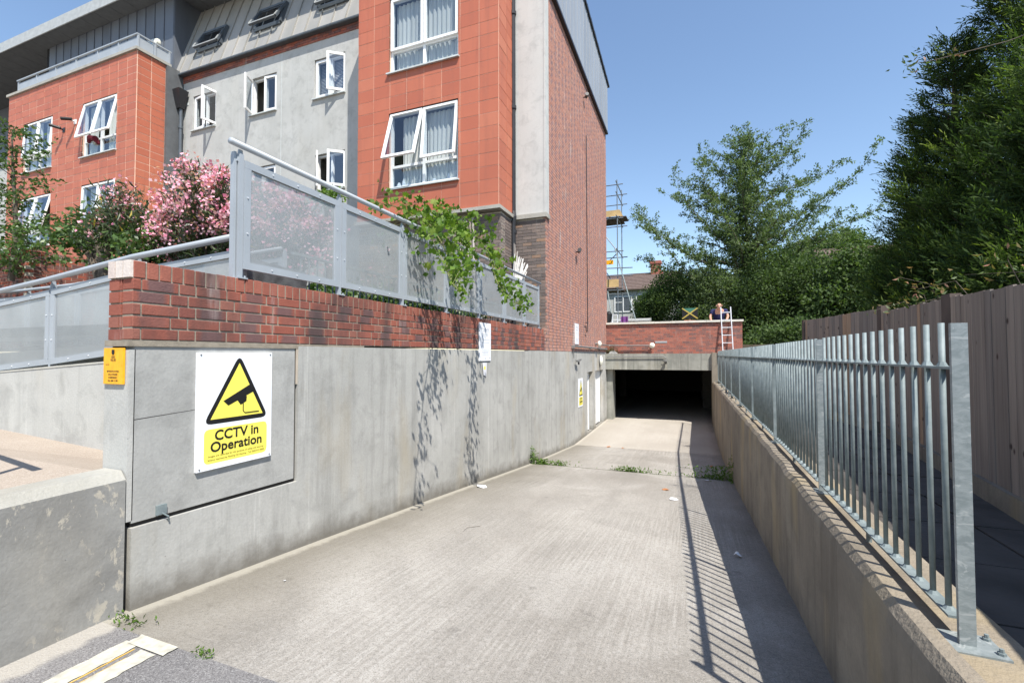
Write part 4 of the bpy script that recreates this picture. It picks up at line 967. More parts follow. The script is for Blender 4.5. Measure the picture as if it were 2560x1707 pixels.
notice(6.63, 7.08, -.10, .515, 'white faded notice board hung across brick and concrete below the grapevine')
notice(13.03, 13.50, .30, .90, 'narrow white notice on the foot of the brick gable')
t = thing('gas_sign', 'small orange gas valve sign on the end of the left wall', 'sign', (-3.3, 1.76, -.1))
mb = MB(); mb.box(-3.395, -3.205, 1.750, 1.762, -.175, .045); mb.build('sign_board', M['orange'], t)
def endM(x, z): return Matrix(((1, 0, 0, x), (0, 0, -1, 1.7485), (0, 1, 0, z), (0, 0, 0, 1)))
for s_, z, body in ((.018, -.018, 'GAS'), (.018, -.036, 'VALVE'), (.0115, -.102, 'BEFORE EXCAVATING'), (.0115, -.121, 'CALL 0 070 08709'), (.0115, -.140, 'IN EMERGENCY'), (.0115, -.159, 'CALL 0800 111 999')):
    text(body, s_*1.15, M['black'], 'lettering', t, endM(-3.30, z), sx=.9, bold=.0004)
text('REF NO.', .010, M['black'], 'lettering', t, endM(-3.372, -.06), 'LEFT')
mb = MB(); mb.box(-3.312, -3.288, 1.7465, 1.749, .010, .034); mb.box(-3.306, -3.294, 1.7465, 1.749, .004, .010); mb.build('emblem', M['black'], t)
mb = MB(); mb.prism([(XW+.012, 6.76, -.13), (XW+.012, 6.93, -.13), (XW+.012, 6.90, -.35), (XW+.012, 6.80, -.33)], (.002, 0, 0)); tt = tag(mb.build('torn_sticker', M['litter']), 'torn white sticker left on the wall under the large notice', 'sticker')
mb = MB(); mb.box(XW+.0142, XW+.0150, 6.81, 6.87, -.24, -.19); mb.build('yellow_scrap', M['yellow'], tt)

# ================================================================ RIGHT WALL AND RAILING
RT = thing('retaining_wall', 'brown stained concrete retaining wall under the galvanised railing on the right', 'wall', (.8, 5, -1))
XR = .63
mb = MB(); prof = [(XR, -3.0), (XR, -.945), (XR+.006, -.90), (XR+.03, -.868), (XR+.075, -.862), (XR+.10, -.925), (.965, -.93), (.965, -3.0)]
ys_ = [.3]+[1+.25*k for k in range(69)]+[18.3]
rows = []
for y in ys_:
    dz = 0 if y < 6 else -.11*min(1, (y-6)/11); n1_ = .004*math.sin(y*9)+random.uniform(-.003, .003)
    rows.append([(x+(n1_ if 0 < i < 6 else 0), y, z+(dz if z > -2.9 else 0)+(n1_ if 0 < i < 5 else 0)) for i, (x, z) in enumerate(prof)])
for a, b in zip(rows[:-1], rows[1:]):
    for i in range(len(prof)-1): mb.quad(a[i], b[i], b[i+1], a[i+1])
mb.prism([rows[0][i] for i in range(len(prof))], (0, -.01, 0))
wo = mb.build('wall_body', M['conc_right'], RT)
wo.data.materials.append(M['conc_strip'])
nf = len(prof)-1
for i, p in enumerate(wo.data.polygons):
    if i < (len(rows)-1)*nf and i % nf in (2, 3, 4, 5): p.material_index = 1
RL = thing('metal_railing', 'galvanised steel railing of round bars along the top of the right wall', 'railing', (.8, 1.93, -.93))
dzf = lambda y: 0 if y < 6 else -.0*min(1, (y-6)/11)
pY = [1.92, 3.68, 5.55, 7.5, 9.43, 11.45, 13.4, 15.3, 17.2]
barm = MB(); barm.tube([(0, 0, 0), (0, 0, .975)], .0092, 10); barme = None
for y in pY:
    near = y < 2; h = .10
    mb = MB(); w2 = .0215; mb.box(.80-w2, .80+w2, y-.007, y+.007, -.925 if near else -1.0, h); p = mb.build('post', M['galv_near' if y < 4 else 'galv'], RL)
    mb = MB(); mb.box(.80-.10, .80+.085, y-.055, y+.075, -.933, -.921); mb.build('base_plate', M['galv_near'], p)
    if y < 8:
        for dx, dy in ((-.085, .045), (-.075, -.03), (.07, -.03), (.07, .05)):
            mb = MB(); mb.tube([(.8+dx, y+dy, -.921), (.8+dx, y+dy, -.913)], .011, 6); mb.tube([(.8+dx, y+dy, -.913), (.8+dx, y+dy, -.902)], .006, 6); mb.build('bolt', M['galv'], p)
barmesh = None
for a, b in zip(pY[:-1], pY[1:]):
    mb = MB(); mb.box(.80-.022, .80+.022, a+.007, b-.007, -.050, -.042); mb.build('rail', M['galv'], RL)
    mb = MB(); mb.box(.80-.022, .80+.022, a+.06, b-.03, -.872, -.864); mb.build('rail', M['galv'], RL)
    mb = MB(); mb.box(.79, .81, (a+b)/2-.008, (a+b)/2+.008, -1.03 if a > 6 else -.94, -.872); mb.build('rail_foot', M['galv'], RL)
    n = max(1, int(round((b-a)/.112))-1)
    for k in range(n):
        y = a+(b-a)*(k+1)/(n+1)
        if barmesh is None: o_ = barm.build('bar', M['galv'], RL, smooth=True); barmesh = o_.data; o_.location = (.8, y, -.868)
        else: o_ = inst('bar', barmesh, RL, (.8, y, -.868), (0, 0, random.uniform(0, 3)))
        if y < 6.5: 
            for za, zb_ in ((.822, .842), (.002, .016)): mb = MB(); mb.tube([(0, 0, za), (0, 0, zb_)], [.02, .0095], 8); mb.build('weld', M['galv'], o_)

# timber fence
TF = thing('timber_fence', 'brown close boarded timber fence with knots beside the shaded path', 'fence', (1.9, 4.6, -.98))
def fpanel(A, Bp, zA, zB, zb):
    a = Vector((A[0], A[1], 0)); b = Vector((Bp[0], Bp[1], 0)); L = (b-a).length; d = (b-a)/L; n = Vector((-d.y, d.x, 0)); k = int(L/.098)
    for i in range(k):
        s0 = i/k; s1 = (i+1)/k; p = a+(b-a)*s0+n*random.uniform(0, .006); q = a+(b-a)*s1+n*.0; z1 = zA+(zB-zA)*s0+random.uniform(-.006, .006)
        q = q+d*.012; mb = MB(); t0, t1 = .018, .008
        mb.hexa([p+Vector((0,0,zb)), p-n*t0+Vector((0,0,zb)), q-n*t1+Vector((0,0,zb)), q+n*.001+Vector((0,0,zb)), p+Vector((0,0,z1)), p-n*t0+Vector((0,0,z1)), q-n*t1+Vector((0,0,z1)), q+n*.001+Vector((0,0,z1))])
        mb.build('board', M['fence'], TF)
    mb = MB(); c = a-n*.05; e = b-n*.05
    for zz in (zb+.2, (zb+zA)/2, zA-.15): mb.bar(c+Vector((0,0,zz)), e+Vector((0,0,zz)), .06, .06)
    mb.build('rail', M['fpost'], TF)
    mb = MB(); mb.bar(a+n*.01+Vector((0,0,zb-.07)), b+n*.01+Vector((0,0,zb-.07)), .05, .14); mb.build('gravel_board', M['conc_right'], TF)
lnx = lambda y: 1.777+.11*(y-3.61)
fpanel((lnx(.3), .3), (lnx(2.45), 2.45), .32, .37, -.84); fpanel((lnx(2.55), 2.55), (lnx(4.63), 4.63), .36, .448, -.84); fpanel((lnx(4.79), 4.79), (lnx(6.85), 6.85), .449, .51, -.84); fpanel((2.154, 7.05), (1.745, 9.0), .564, .558, -.84)
for x, y, z in ((lnx(2.5), 2.5, .40), (lnx(4.71), 4.71, .475), (2.15, 6.95, .59), (1.74, 9.05, .57)): mb = MB(); mb.box(x-.012, x+.06, y-.075, y+.065, -1., z); mb.build('fence_post', M['fpost'], TF)

# ================================================================ LADDER, PERSON, SCAFFOLD, CLUTTER
LD = thing('ladder', 'white aluminium ladder leaning from the garage beam onto the parapet', 'ladder', (1.1, 18.1, .03))
def lad(x, f): return Vector((x, 18.0+.28*f, .035+1.66*f))
for x0, x1 in ((.985, .95), (1.315, 1.27)):
    mb = MB(); mb.bar(lad(x0, 0), lad(x1, 1), .028, .06); mb.build('stile', M['alu'], LD)
for k in range(6): f = .06+k*.165; a = lad(.985-.035*f, f); b = lad(1.315-.045*f, f); MB().bar(a, b, .03, .03).build('rung', M['alu'], LD)
def skin_body(name, verts, edges, radii, mat, parent, root=0, sub=2):
    me = D.meshes.new(name); me.from_pydata(verts, edges, []); o = link(name, me, parent)
    md = o.modifiers.new('skin', 'SKIN'); md.use_smooth_shade = True
    for i, r in enumerate(radii):
        sv = me.skin_vertices[0].data[i] if me.skin_vertices else None
        if sv: sv.radius = (r, r) if not isinstance(r, tuple) else r
    sb = o.modifiers.new('sub', 'SUBSURF'); sb.levels = sub; sb.render_levels = sub; me.materials.append(mat); return o
def skinned(name, verts, edges, radii, mat, parent, sub=2):
    me = D.meshes.new(name); me.from_pydata(verts, edges, [])
    bm = bmesh.new(); bm.from_mesh(me); ly = bm.verts.layers.skin.verify(); bm.verts.ensure_lookup_table()
    for i, r in enumerate(radii): bm.verts[i][ly].radius = (r if isinstance(r, tuple) else (r, r)); bm.verts[i][ly].use_root = (i == 0)
    bm.to_mesh(me); bm.free(); me.materials.append(mat); o = link(name, me, parent)
    md = o.modifiers.new('skin', 'SKIN'); md.use_smooth_shade = True; sb = o.modifiers.new('sub', 'SUBSURF'); sb.levels = sub; sb.render_levels = sub; return o
PN = thing('person', 'balding person in a navy T-shirt bending over behind the parapet beside the ladder', 'person', (.92, 18.93, .56), world=False)
V = [(0,.05,.42), (0,.03,.62), (0,-.03,.85), (0,-.10,1.05), (0,-.17,1.16), (0,-.22,1.25), (0,-.26,1.37), (0,-.29,1.47),
     (-.19,-.08,1.05), (-.29,-.12,.83), (-.27,-.30,.70), (-.25,-.42,.66), (.19,-.08,1.05), (.27,-.14,.80), (.22,-.32,.70), (.20,-.42,.68),
     (-.10,.06,.36), (-.13,-.02,.0), (-.13,.05,-.0), (.10,.06,.36), (.13,-.02,.0), (.13,.05,.0)]
V = [(0,.05,.42), (0,.03,.62), (0,-.03,.82), (0,-.10,.98), (0,-.20,1.05), (0,-.27,1.10), (0,-.33,1.16), (0,-.37,1.22),
     (-.21,-.08,.98), (-.31,-.16,.80), (-.29,-.33,.66), (-.27,-.42,.645), (.21,-.08,.98), (.30,-.16,.80), (.24,-.33,.66), (.22,-.42,.645),
     (-.10,.06,.30), (-.12,-.04,.0), (-.13,.05,-.18), (.10,.06,.30), (.12,-.04,.0), (.13,.05,-.18)]
Ed = [(0,1),(1,2),(2,3),(3,4),(4,5),(5,6),(6,7),(3,8),(8,9),(9,10),(10,11),(3,12),(12,13),(13,14),(14,15),(0,16),(16,17),(17,18),(0,19),(19,20),(20,21)]
Rr = [(.16,.12),(.15,.11),(.17,.12),(.18,.11),.065,(.075,.085),(.085,.105),(.06,.07),.065,.05,.04,.035,.065,.05,.04,.035,.09,.07,.05,.09,.07,.05]
skinned('body', V, Ed, Rr, M['skin'], PN)
Vs = [(0,.05,.44), (0,.03,.62), (0,-.03,.82), (0,-.10,.97), (-.22,-.08,.98), (-.30,-.13,.84), (.22,-.08,.98), (.29,-.13,.84)]
skinned('t_shirt', Vs, [(0,1),(1,2),(2,3),(3,4),(4,5),(3,6),(6,7)], [(.20,.16),(.20,.16),(.23,.17),(.21,.14),.105,.09,.105,.09], M['navy'], PN)
skinned('trousers', [(0,.05,.44), (-.10,.06,.30), (-.12,-.04,.02), (-.13,.05,-.16), (.10,.06,.30), (.12,-.04,.02), (.13,.05,-.16)], [(0,1),(1,2),(2,3),(0,4),(4,5),(5,6)], [(.175,.135),.105,.085,.07,.105,.085,.07], M['jeans'], PN)
PN.scale = (1.0, 1.0, 1.06)
for s in (-1, 1):      # hands with separate fingers resting on the coping, ears, eyes
    hx = -.27 if s < 0 else .22
    for k in range(4):
        mb = MB(); x = hx-.03+.02*k; mb.tube([(x, -.43, .65), (x, -.47, .65), (x, -.50, .635-.004*(k % 2))], [.010, .009, .007], 6); mb.build('finger', M['skin'], PN)
    mb = MB(); mb.tube([(hx-s*.035, -.42, .645), (hx-s*.055, -.45, .638)], [.011, .008], 6); mb.build('thumb', M['skin'], PN)
    mb = MB(); mb.tube([(s*.085, -.32, 1.15), (s*.105, -.315, 1.16)], [.022, .028], 8); mb.build('ear', M['skin'], PN)
    mb = MB(); mb.tube([(s*.033, -.425, 1.145), (s*.033, -.44, 1.14)], .010, 6); mb.build('eye', M['black'], PN)
mb = MB(); mb.tube([(0, -.43, 1.14), (0, -.465, 1.09)], [.010, .018], 6); mb.build('nose', M['skin'], PN)
mb = MB(); mb.tube([(-.025, -.43, 1.06), (.025, -.43, 1.06)], .006, 6); mb.build('mouth', M['purple'], PN)
mb = MB(); mb.tube([(-.08, -.27, 1.19), (0, -.24, 1.21), (.08, -.27, 1.19)], [.02, .035, .02], 8); mb.build('hair', M['fpost'], PN)
# flag board
FL = thing('flag_board', 'small board painted with a gold cross on green and black behind the parapet', 'flag', (-.1, 19.2, 1.2))
x0, x1, z0, z1 = -.377, .187, 1.38, 1.79; cx_, cz_ = (x0+x1)/2, (z0+z1)/2
Q = lambda x, z: (x, 19.2, z)
for pts, mt in (([Q(x0,z1),Q(x1,z1),Q(cx_,cz_)], 'green_f'), ([Q(x0,z0),Q(x1,z0),Q(cx_,cz_)], 'black'), ([Q(x0,z0),Q(x0,z1),Q(cx_,cz_)], 'black'), ([Q(x1,z0),Q(x1,z1),Q(cx_,cz_)], 'black')):
    MB().prism(pts, (0, .012, 0)).build('flag_field', M[mt], FL)
MB().bar((x0, 19.196, z0), (x1, 19.196, z1), .006, .045).build('gold_stripe', M['gold_f'], FL); MB().bar((x0, 19.193, z1), (x1, 19.193, z0), .006, .045).build('gold_stripe', M['gold_f'], FL)
MB().box(cx_-.02, cx_+.02, 19.215, 19.25, .35, z0).build('stake', M['oldwood'], FL)
tag(MB().hexa([(-.3,19.0,.35),(.12,19.0,.35),(.12,19.4,.35),(-.3,19.4,.35),(-.3,19.0,1.32),(.12,19.0,1.30),(.12,19.4,1.33),(-.3,19.4,1.33)]).build('terracotta_planter', M['tile']), 'red planter box below the flag board', 'planter')
# clutter at the left end of the parapet
ST = thing('step_stool', 'small white metal step stool on the roof terrace by the gable', 'stool', (-3.0, 19.2, .35))
for a, b in (((-3.12,19.1,.35),(-3.05,19.15,1.62)), ((-2.84,19.1,.35),(-2.86,19.15,1.62)), ((-3.05,19.15,1.62),(-2.86,19.15,1.62)), ((-3.1,19.1,1.3),(-2.85,19.1,1.3)), ((-3.12,19.4,.35),(-3.05,19.15,1.6)), ((-2.84,19.4,.35),(-2.86,19.15,1.6))): MB().tube([a, b], .02, 8).build('frame_tube', M['alu'], ST)
MB().box(-3.12, -2.84, 19.0, 19.25, 1.28, 1.31).build('step', M['alu'], ST)
mb = MB()
for i in range(6): mb.quad((-2.75+.05*i, 19.3+.02*math.sin(i*2), .9), (-2.70+.05*i, 19.3+.02*math.sin(i*2+2), .9), (-2.70+.05*i, 19.3+.02*math.sin(i*2+2), 1.55), (-2.75+.05*i, 19.3+.02*math.sin(i*2), 1.55))
tag(mb.build('purple_cloth', M['purple']), 'purple cloth hanging beside the step stool on the terrace', 'cloth')
tag(MB().tube([(-3.6, 20.0, .35), (-3.5, 20, 1.2), (-3.35, 20, 1.75), (-3.3, 20, 1.85)], [.15, .22, .16, .03], 10).build('covered_barbecue', M['black']), 'dark covered shape standing by the corner of the gable', 'cover')
SH = thing('garden_shed', 'small grey wooden shed on the roof terrace below the scaffold', 'shed', (-3, 22, .35))
for k in range(14): MB().box(-3.9+k*.14, -3.77+k*.14, 21.9+.003*(k % 2), 21.93, .35, 1.55).build('plank', M['oldwood'], SH)
mb = MB(); mb.hexa([(-4.0,21.8,1.5),(-1.85,21.8,1.5),(-1.85,23.2,1.6),(-4.0,23.2,1.6),(-4.0,21.8,1.56),(-1.85,21.8,1.56),(-1.85,23.2,1.75),(-4.0,23.2,1.75)]); mb.build('roof', M['stone'], SH)
LF = thing('trellis_fence', 'low weathered paling fence along the back of the roof terrace', 'fence', (-1, 24, 0))
for k in range(22): MB().box(-2.4+k*.15, -2.30+k*.15, 23.9, 23.92, .2, 1.55+random.uniform(-.05, .03)).build('paling', M['oldwood'], LF)
for z in (.8, 1.45): MB().box(-2.5, .9, 23.93, 23.97, z, z+.05).build('rail', M['fpost'], LF)
# scaffold
SC = thing('scaffold_tower', 'steel tube scaffold with timber platforms behind the corner of the gable', 'scaffold', (-4, 24, 0))
def st(a, b, r=.026, m='scaff'): MB().tube([a, b], r, 8).build('tube', M[m], SC)
X0, X1, Y0s, Y1s = -6.2, -3.55, 24, 25.6
for x, y in ((X0, Y0s), (X1, Y0s), (X0, Y1s), (X1, Y1s)): st((x, y, 0), (x, y, 9.0))
for z in (3.3, 5.3, 7.0, 8.2, 8.75):
    st((X0-.3, Y0s, z), (X1+.3, Y0s, z)); st((X0-.3, Y1s, z), (X1+.3, Y1s, z)); st((X1, Y0s-.4, z+.05), (X1, Y1s+.4, z+.05)); st((X0, Y0s-.3, z+.05), (X0, Y1s+.3, z+.05))
for z in (4.1, 4.5): st((X0-.3, Y0s-.05, z), (X1+.75, Y0s-.05, z-.1))
st((X0, Y0s, 5.3), (X1, Y0s, 7.4)); st((X1, Y0s, 5.3), (X0+.8, Y0s, 7.8)); st((X0+.5, Y0s, 3.3), (X1, Y0s, 5.2)); st((X1, Y0s, 3.3), (X0+1, Y0s, 6))
st((-3.62, 23.6, 5.35), (-2.13, 22.0, .4), .026, 'galv'); st((-4.0, 23.6, 3.2), (-3.4, 22.4, .35), .026, 'galv')
for k in range(6): MB().box(X0-.3, X1+(.45 if k < 4 else .2), Y0s+.02+k*.24, Y0s+.24+k*.24, 7.05, 7.09).build('platform_board', M['fpost'], SC)
for k in range(6): MB().box(X0-.3, X1+.2, Y0s+.02+k*.24, Y0s+.24+k*.24, 3.36, 3.40).build('platform_board', M['fpost'], SC)
MB().box(X0, X1+.12, Y0s-.06, Y0s-.02, 7.1, 7.42).build('toe_board', M['scaffboard'], SC); MB().box(X1+.1, X1+.14, Y0s, Y1s, 7.1, 7.42).build('toe_board', M['scaffboard'], SC)
MB().box(X0, X1+.05, Y0s-.06, Y0s-.02, 3.45, 3.85).build('toe_board', M['scaffboard'], SC)
MB().box(-4.6, -3.75, Y0s-.1, Y0s-.08, 4.62, 4.84).build('company_banner', M['orange'], SC)
# reeds and old fence pieces behind the screen
RD = thing('reed_bundle', 'fan of bleached split reeds sticking up above the screen near the gable', 'reed fence', (-3.5, 9, .6))
for k in range(36):
    a = Vector((-3.45+random.uniform(-.05, .05), 8.75+random.uniform(0, .35), 1.2)); b = Vector((-3.45+random.uniform(-.05, .08), 8.9+k*.024, random.uniform(1.82, 2.12))); MB().bar(a, b, .012, .008).build('reed', M['reed'], RD)
for k in range(7): MB().bar((-3.5, 9.1, 1.2), (-3.5+random.uniform(-.02, .02), 9.05+.05*k, random.uniform(2.15, 2.35)), .015, .01).build('reed', M['oldwood'], RD)
OW = thing('old_fence_slats', 'dark grey weathered slats leaning against the dark brick below the bay', 'fence panel', (-4.3, 9.2, .3))
for k in range(9): MB().bar((-4.95+k*.055, 9.30, .4), (-5.10+k*.05+.2*(k > 4)*(k-4)*.12, 9.36, 3.15-random.uniform(0, .12)), .045, .02).build('slat', M['oldwood'], OW)
# stone block and inner bars visible under the screen
SB = tag(MB().hexa([(-3.95,2.72,.3),(-3.45,2.72,.3),(-3.45,3.45,.3),(-3.95,3.45,.3),(-3.93,2.75,.80),(-3.47,2.75,.82),(-3.47,3.42,.79),(-3.93,3.42,.8)]).build('stone_block', M['stone']), 'rough grey stone block seen under the first screen panel', 'stone')
IB = thing('inner_railing', 'low railing of thin grey bars behind the gap below the screen', 'railing', (-3.6, 4.5, .3))
for k in range(46): MB().tube([(-3.62, 3.5+k*.11, .3), (-3.62, 3.5+k*.11, 1.0)], .008, 6).build('bar', M['galv'], IB)
MB().box(-3.64, -3.60, 3.4, 8.6, .98, 1.0).build('rail', M['galv'], IB)

# ================================================================ HOUSES BEYOND
def house(name, lab, x0, x1, y0, y1, ze, zr_, windows, chim, wallmat):
    H = thing(name, lab, 'house', ((x0+x1)/2, y0, 0))
    MB().box(x0, x1, y0, y1, 0, ze).build('wall', wallmat, H); ym = (y0+y1)/2
    mb = MB(); n = 10
    for i in range(n):
        f0, f1 = i/n, (i+1)/n
        mb.hexa([(x0-.3,y0-.3+(ym-y0+.3)*f0,ze+(zr_-ze)*f0-.05),(x1+.3,y0-.3+(ym-y0+.3)*f0,ze+(zr_-ze)*f0-.05),(x1+.3,y0-.3+(ym-y0+.3)*f1,ze+(zr_-ze)*f1-.05),(x0-.3,y0-.3+(ym-y0+.3)*f1,ze+(zr_-ze)*f1-.05),
                 (x0-.3,y0-.3+(ym-y0+.3)*f0,ze+(zr_-ze)*f0+.06),(x1+.3,y0-.3+(ym-y0+.3)*f0,ze+(zr_-ze)*f0+.06),(x1+.3,y0-.3+(ym-y0+.3)*f1,ze+(zr_-ze)*f1+.0),(x0-.3,y0-.3+(ym-y0+.3)*f1,ze+(zr_-ze)*f1+.0)])
    mb.quad((x0-.3,ym,zr_),(x1+.3,ym,zr_),(x1+.3,y1+.3,ze),(x0-.3,y1+.3,ze)); rf = mb.build('roof', M['rooftile'], H)
    MB().prism([(x0+.01, y0, ze), (x0+.01, y1, ze), (x0+.01, ym, zr_-.05)], (.1, 0, 0)).build('gable_end', wallmat, H); MB().prism([(x1-.11, y0, ze), (x1-.11, y1, ze), (x1-.11, ym, zr_-.05)], (.1, 0, 0)).build('gable_end', wallmat, H)
    MB().bar((x0-.3, ym, zr_+.03), (x1+.3, ym, zr_+.03), .2, .12).build('ridge', M['rooftile'], H)
    for cx0, cw, zt in chim:
        mb = MB(); mb.box(cx0, cx0+cw, ym-.4, ym+.2, ze, zt); mb.box(cx0-.06, cx0+cw+.06, ym-.46, ym+.26, zt-.25, zt-.05); mb.box(cx0+cw, cx0+cw+.15, ym-.2, ym+.2, ze, zt-.9); c = mb.build('chimney', M['brick_par'], H)
    for wx, wz, ww, wh in windows:
        mb = MB(); frame_box(mb, wx, wx+ww, wz, wz+wh, y0-.06, y0+.02, .08); mb.box(wx+ww/2-.04, wx+ww/2+.04, y0-.05, y0, wz+.08, wz+wh-.08); mb.box(wx+.08, wx+ww/2-.04, y0-.05, y0, wz+wh*.6, wz+wh*.6+.05); wo = mb.build('window', M['upvc'], H)
        MB().box(wx+.05, wx+ww-.05, y0-.03, y0-.021, wz+.05, wz+wh-.05).build('pane', M['skyframe'], wo)
house('brick_house', 'house with brown tiled roof and brick chimney behind the scaffold', -10, -1.2, 38, 46, 5.2, 7.05, [(-5.9, 3.4, 1.4, 1.3), (-4.2, 3.3, 1.5, 1.5), (-7.9, 3.4, 1.3, 1.3)], [(-3.35, .85, 8.1)], M['plaster'])
house('brick_house', 'house with purple brown roof half hidden behind the right conifer', 12.9, 26, 56, 64, 8.3, 11.5, [(15.5, 5.6, 1.4, 1.2), (18.5, 5.6, 1.4, 1.2)], [], M['plaster2'])

# ================================================================ VEGETATION
def tree_skeleton(base, H, nb, lenf, limbs=(), z0f=.18, rise=.45, droop=.0, twig=.30, tl=(.4, 1.0), r0=.16, lean=(0, 0)):
    """returns (tube builder, leaf positions, leaf dirs)"""
    mb = MB(); bx, by, bz = base; P = []; Dr = []
    tr = [(bx+lean[0]*f*H+.12*math.sin(f*5), by+lean[1]*f*H, bz+H*f) for f in np.linspace(0, 1, 9)]
    mb.tube(tr, [r0*(1-.93*f)+.006 for f in np.linspace(0, 1, 9)], 8)
    for b in range(nb+len(limbs)):
        f = z0f+(1-z0f)*(b+random.random())/nb; L = lenf(f)*random.uniform(.7, 1.15) if b < nb else 0
        an = b*2.399+random.uniform(-.4, .4)
        if b >= nb: f, an, L = limbs[b-nb]
        i = min(7, int(f*8)); g = f*8-i
        s = Vector(tr[i]).lerp(Vector(tr[i+1]), g); d = Vector((math.cos(an), math.sin(an), rise+random.uniform(-.12, .2)+.5*max(0, f-.6))).normalized()
        pts = [s]; n = max(3, int(L/.35)); 
        for k in range(n):
            d = (d+Vector((random.uniform(-.12, .12), random.uniform(-.12, .12), random.uniform(-.08, .12)-droop))).normalized(); pts.append(pts[-1]+d*L/n)
        mb.tube(pts, [max(.004, r0*.28*(1-f*.5)*(1-k/len(pts))) for k in range(len(pts))], 5)
        for k in range(1, len(pts)):
            nt = max(1, int(L/n/twig+.5))
            for q in range(nt*2):
                p = pts[k-1].lerp(pts[k], random.random()); td = (d*.6+Vector((random.gauss(0, .7), random.gauss(0, .7), random.gauss(.0, .35)))).normalized()
                tl_ = random.uniform(*tl)*(1-.35*k/len(pts)); m = max(3, int(tl_/.07)); e = p+td*tl_
                mb.add([p, p+Vector((.006, 0, 0)), e], [(0, 1, 2)])
                for j in range(m):
                    ff = (j+.5)/m; P.append(p.lerp(e, ff)+Vector((random.gauss(0, .03), random.gauss(0, .03), random.gauss(0, .02)-.03*ff))); Dr.append(td)
    return mb, np.array([tuple(p) for p in P]), np.array([tuple(p) for p in Dr])
def tree(name, lab, base, H, nb, lenf, leaf=.11, mat='lf_tree', mult=1, cat='tree', **kw):
    T = thing(name, lab, cat, base); mb, P, Dr = tree_skeleton(base, H, nb, lenf, **kw); mb.build('trunk', M['bark'], T)
    P = np.repeat(P, mult, 0)+rng.normal(scale=.05, size=(len(P)*mult, 3)); Dr = np.repeat(Dr, mult, 0)
    V, rr = leaf_mesh(P, leaf, .5, Dr, .8, .15); quads_obj('crown', V, rr, M[mat], T); return T, len(P)
def lf(f): return 8.0*(1-f)**.75*min(1, .6+f*1.2)*random.choice((.5, .75, 1., 1.25)) + .35
tree('ornamental_tree', 'tall airy green tree with upswept branches in the middle beyond the garage', (2.75, 28.5, 0), 11.9, 96, lf, .125, 'lf_tree', 4, lean=(.012, 0), z0f=.2, rise=.5, twig=.36, tl=(.4, .95), r0=.17, droop=.015, limbs=[(.22, R(200), 8.6), (.30, R(190), 8.2), (.38, R(212), 7.2), (.46, R(196), 6.4), (.55, R(205), 5.2), (.26, R(30), 7.8), (.33, R(203), 8.), (.42, R(206), 7.), (.5, R(22), 6.4), (.4, R(22), 7.4), (.36, R(15), 6.6), (.45, R(28), 6.0), (.55, R(14), 4.8), (.16, R(206), 6.5), (.62, R(200), 3.8), (.66, R(25), 3.6), (.2, R(10), 6.4)])
def blob_tree(name, lab, c, rad, n, leaf, mat, cat='tree', trunk=True, lumps=9, seedn=0, rot=0., zmin=-9):
    T = thing(name, lab, cat, (c[0], c[1], 0)); r_ = np.random.default_rng(seedn+11)
    cs = [np.array(c)]; rs = [np.array(rad)]
    for k in range(lumps*3):
        d = r_.normal(size=3); d[2] = d[2]*.8+.15; d /= np.linalg.norm(d); s = r_.uniform(.18, .46)
        cs.append(np.array(c)+d*np.array(rad)*r_.uniform(.72, 1.0)); rs.append(np.array(rad)*s)
    w_ = np.array([r[0]*r[2] for r in rs]); w_ /= w_.sum(); idx = r_.choice(len(cs), n, p=w_)
    d = r_.normal(size=(n, 3)); d /= np.linalg.norm(d, axis=1)[:, None]; rho = r_.uniform(.55, 1.04, (n, 1))**.7*np.where(r_.random((n, 1)) < .14, r_.uniform(1.05, 1.32, (n, 1)), 1.)
    C = np.array(cs)[idx]; RR = np.array(rs)[idx]; P = C+d*RR*rho
    # sprigs: a few leaves per point
    P = np.repeat(P, 4, 0)+r_.normal(scale=leaf*.9, size=(n*4, 3)); d4 = np.repeat(d, 4, 0)
    keep = P[:, 2] > zmin; P = P[keep]; d4 = d4[keep]
    V, rr = leaf_mesh(P, leaf, .55, d4*.6, .9, .25); quads_obj('crown', V, rr, M[mat], T)
    if trunk:
        mb = MB(); b = (c[0], c[1], -.2); mb.tube([b, (c[0]+.1, c[1], c[2]*.5), tuple(np.array(c)+[0, 0, rad[2]*.5])], [.16, .12, .05], 8)
        for k in range(8): a = (c[0]+.05, c[1], c[2]*.45+k*.1); e = cs[1+k]; mb.tube([a, tuple((np.array(a)+e)/2+[0, 0, .2]), tuple(e)], [.06, .04, .015], 5)
        mb.build('trunk', M['bark'], T)
    return T
blob_tree('round_tree', 'dense round tree left of centre, in front of the chimney house', (-.7, 30, 2.3), (2.5, 1.8, 2.1), 12000, .13, 'lf_bush', seedn=1, zmin=.1)
blob_tree('round_tree', 'dark bushy tree directly behind the flag board and the bending person', (1.9, 27, 2.0), (2.6, 1.5, 2.3), 12000, .12, 'lf_tree', seedn=2, zmin=-.5)
blob_tree('round_tree', 'dark leafy tree filling the space right of the ladder, down to the railing', (4.9, 26, 1.7), (3.0, 2.0, 3.0), 17000, .125, 'lf_bush', seedn=3, zmin=-1)
blob_tree('round_tree', 'large leaved tree just left of the conifer, above the timber fence end', (6.9, 24, 1.6), (2.4, 1.8, 2.6), 10000, .18, 'lf_bush', seedn=4, zmin=-1)
blob_tree('hedge_shrub', 'broad shrub low behind the end of the timber fence', (3.6, 20.5, -.3), (2.3, 1.2, 1.4), 7000, .13, 'lf_bush', 'shrub', False, seedn=5, zmin=-1)
blob_tree('far_tree', 'light green tree far off above the purple brown roof', (18.3, 72, 11.5), (4.8, 3, 4.3), 7000, .34, 'lf_far', seedn=6)
blob_tree('far_tree', 'far bright green tree top left of the purple brown roof', (13.2, 72, 10.2), (3.8, 3, 4.2), 6000, .34, 'lf_far', seedn=8)
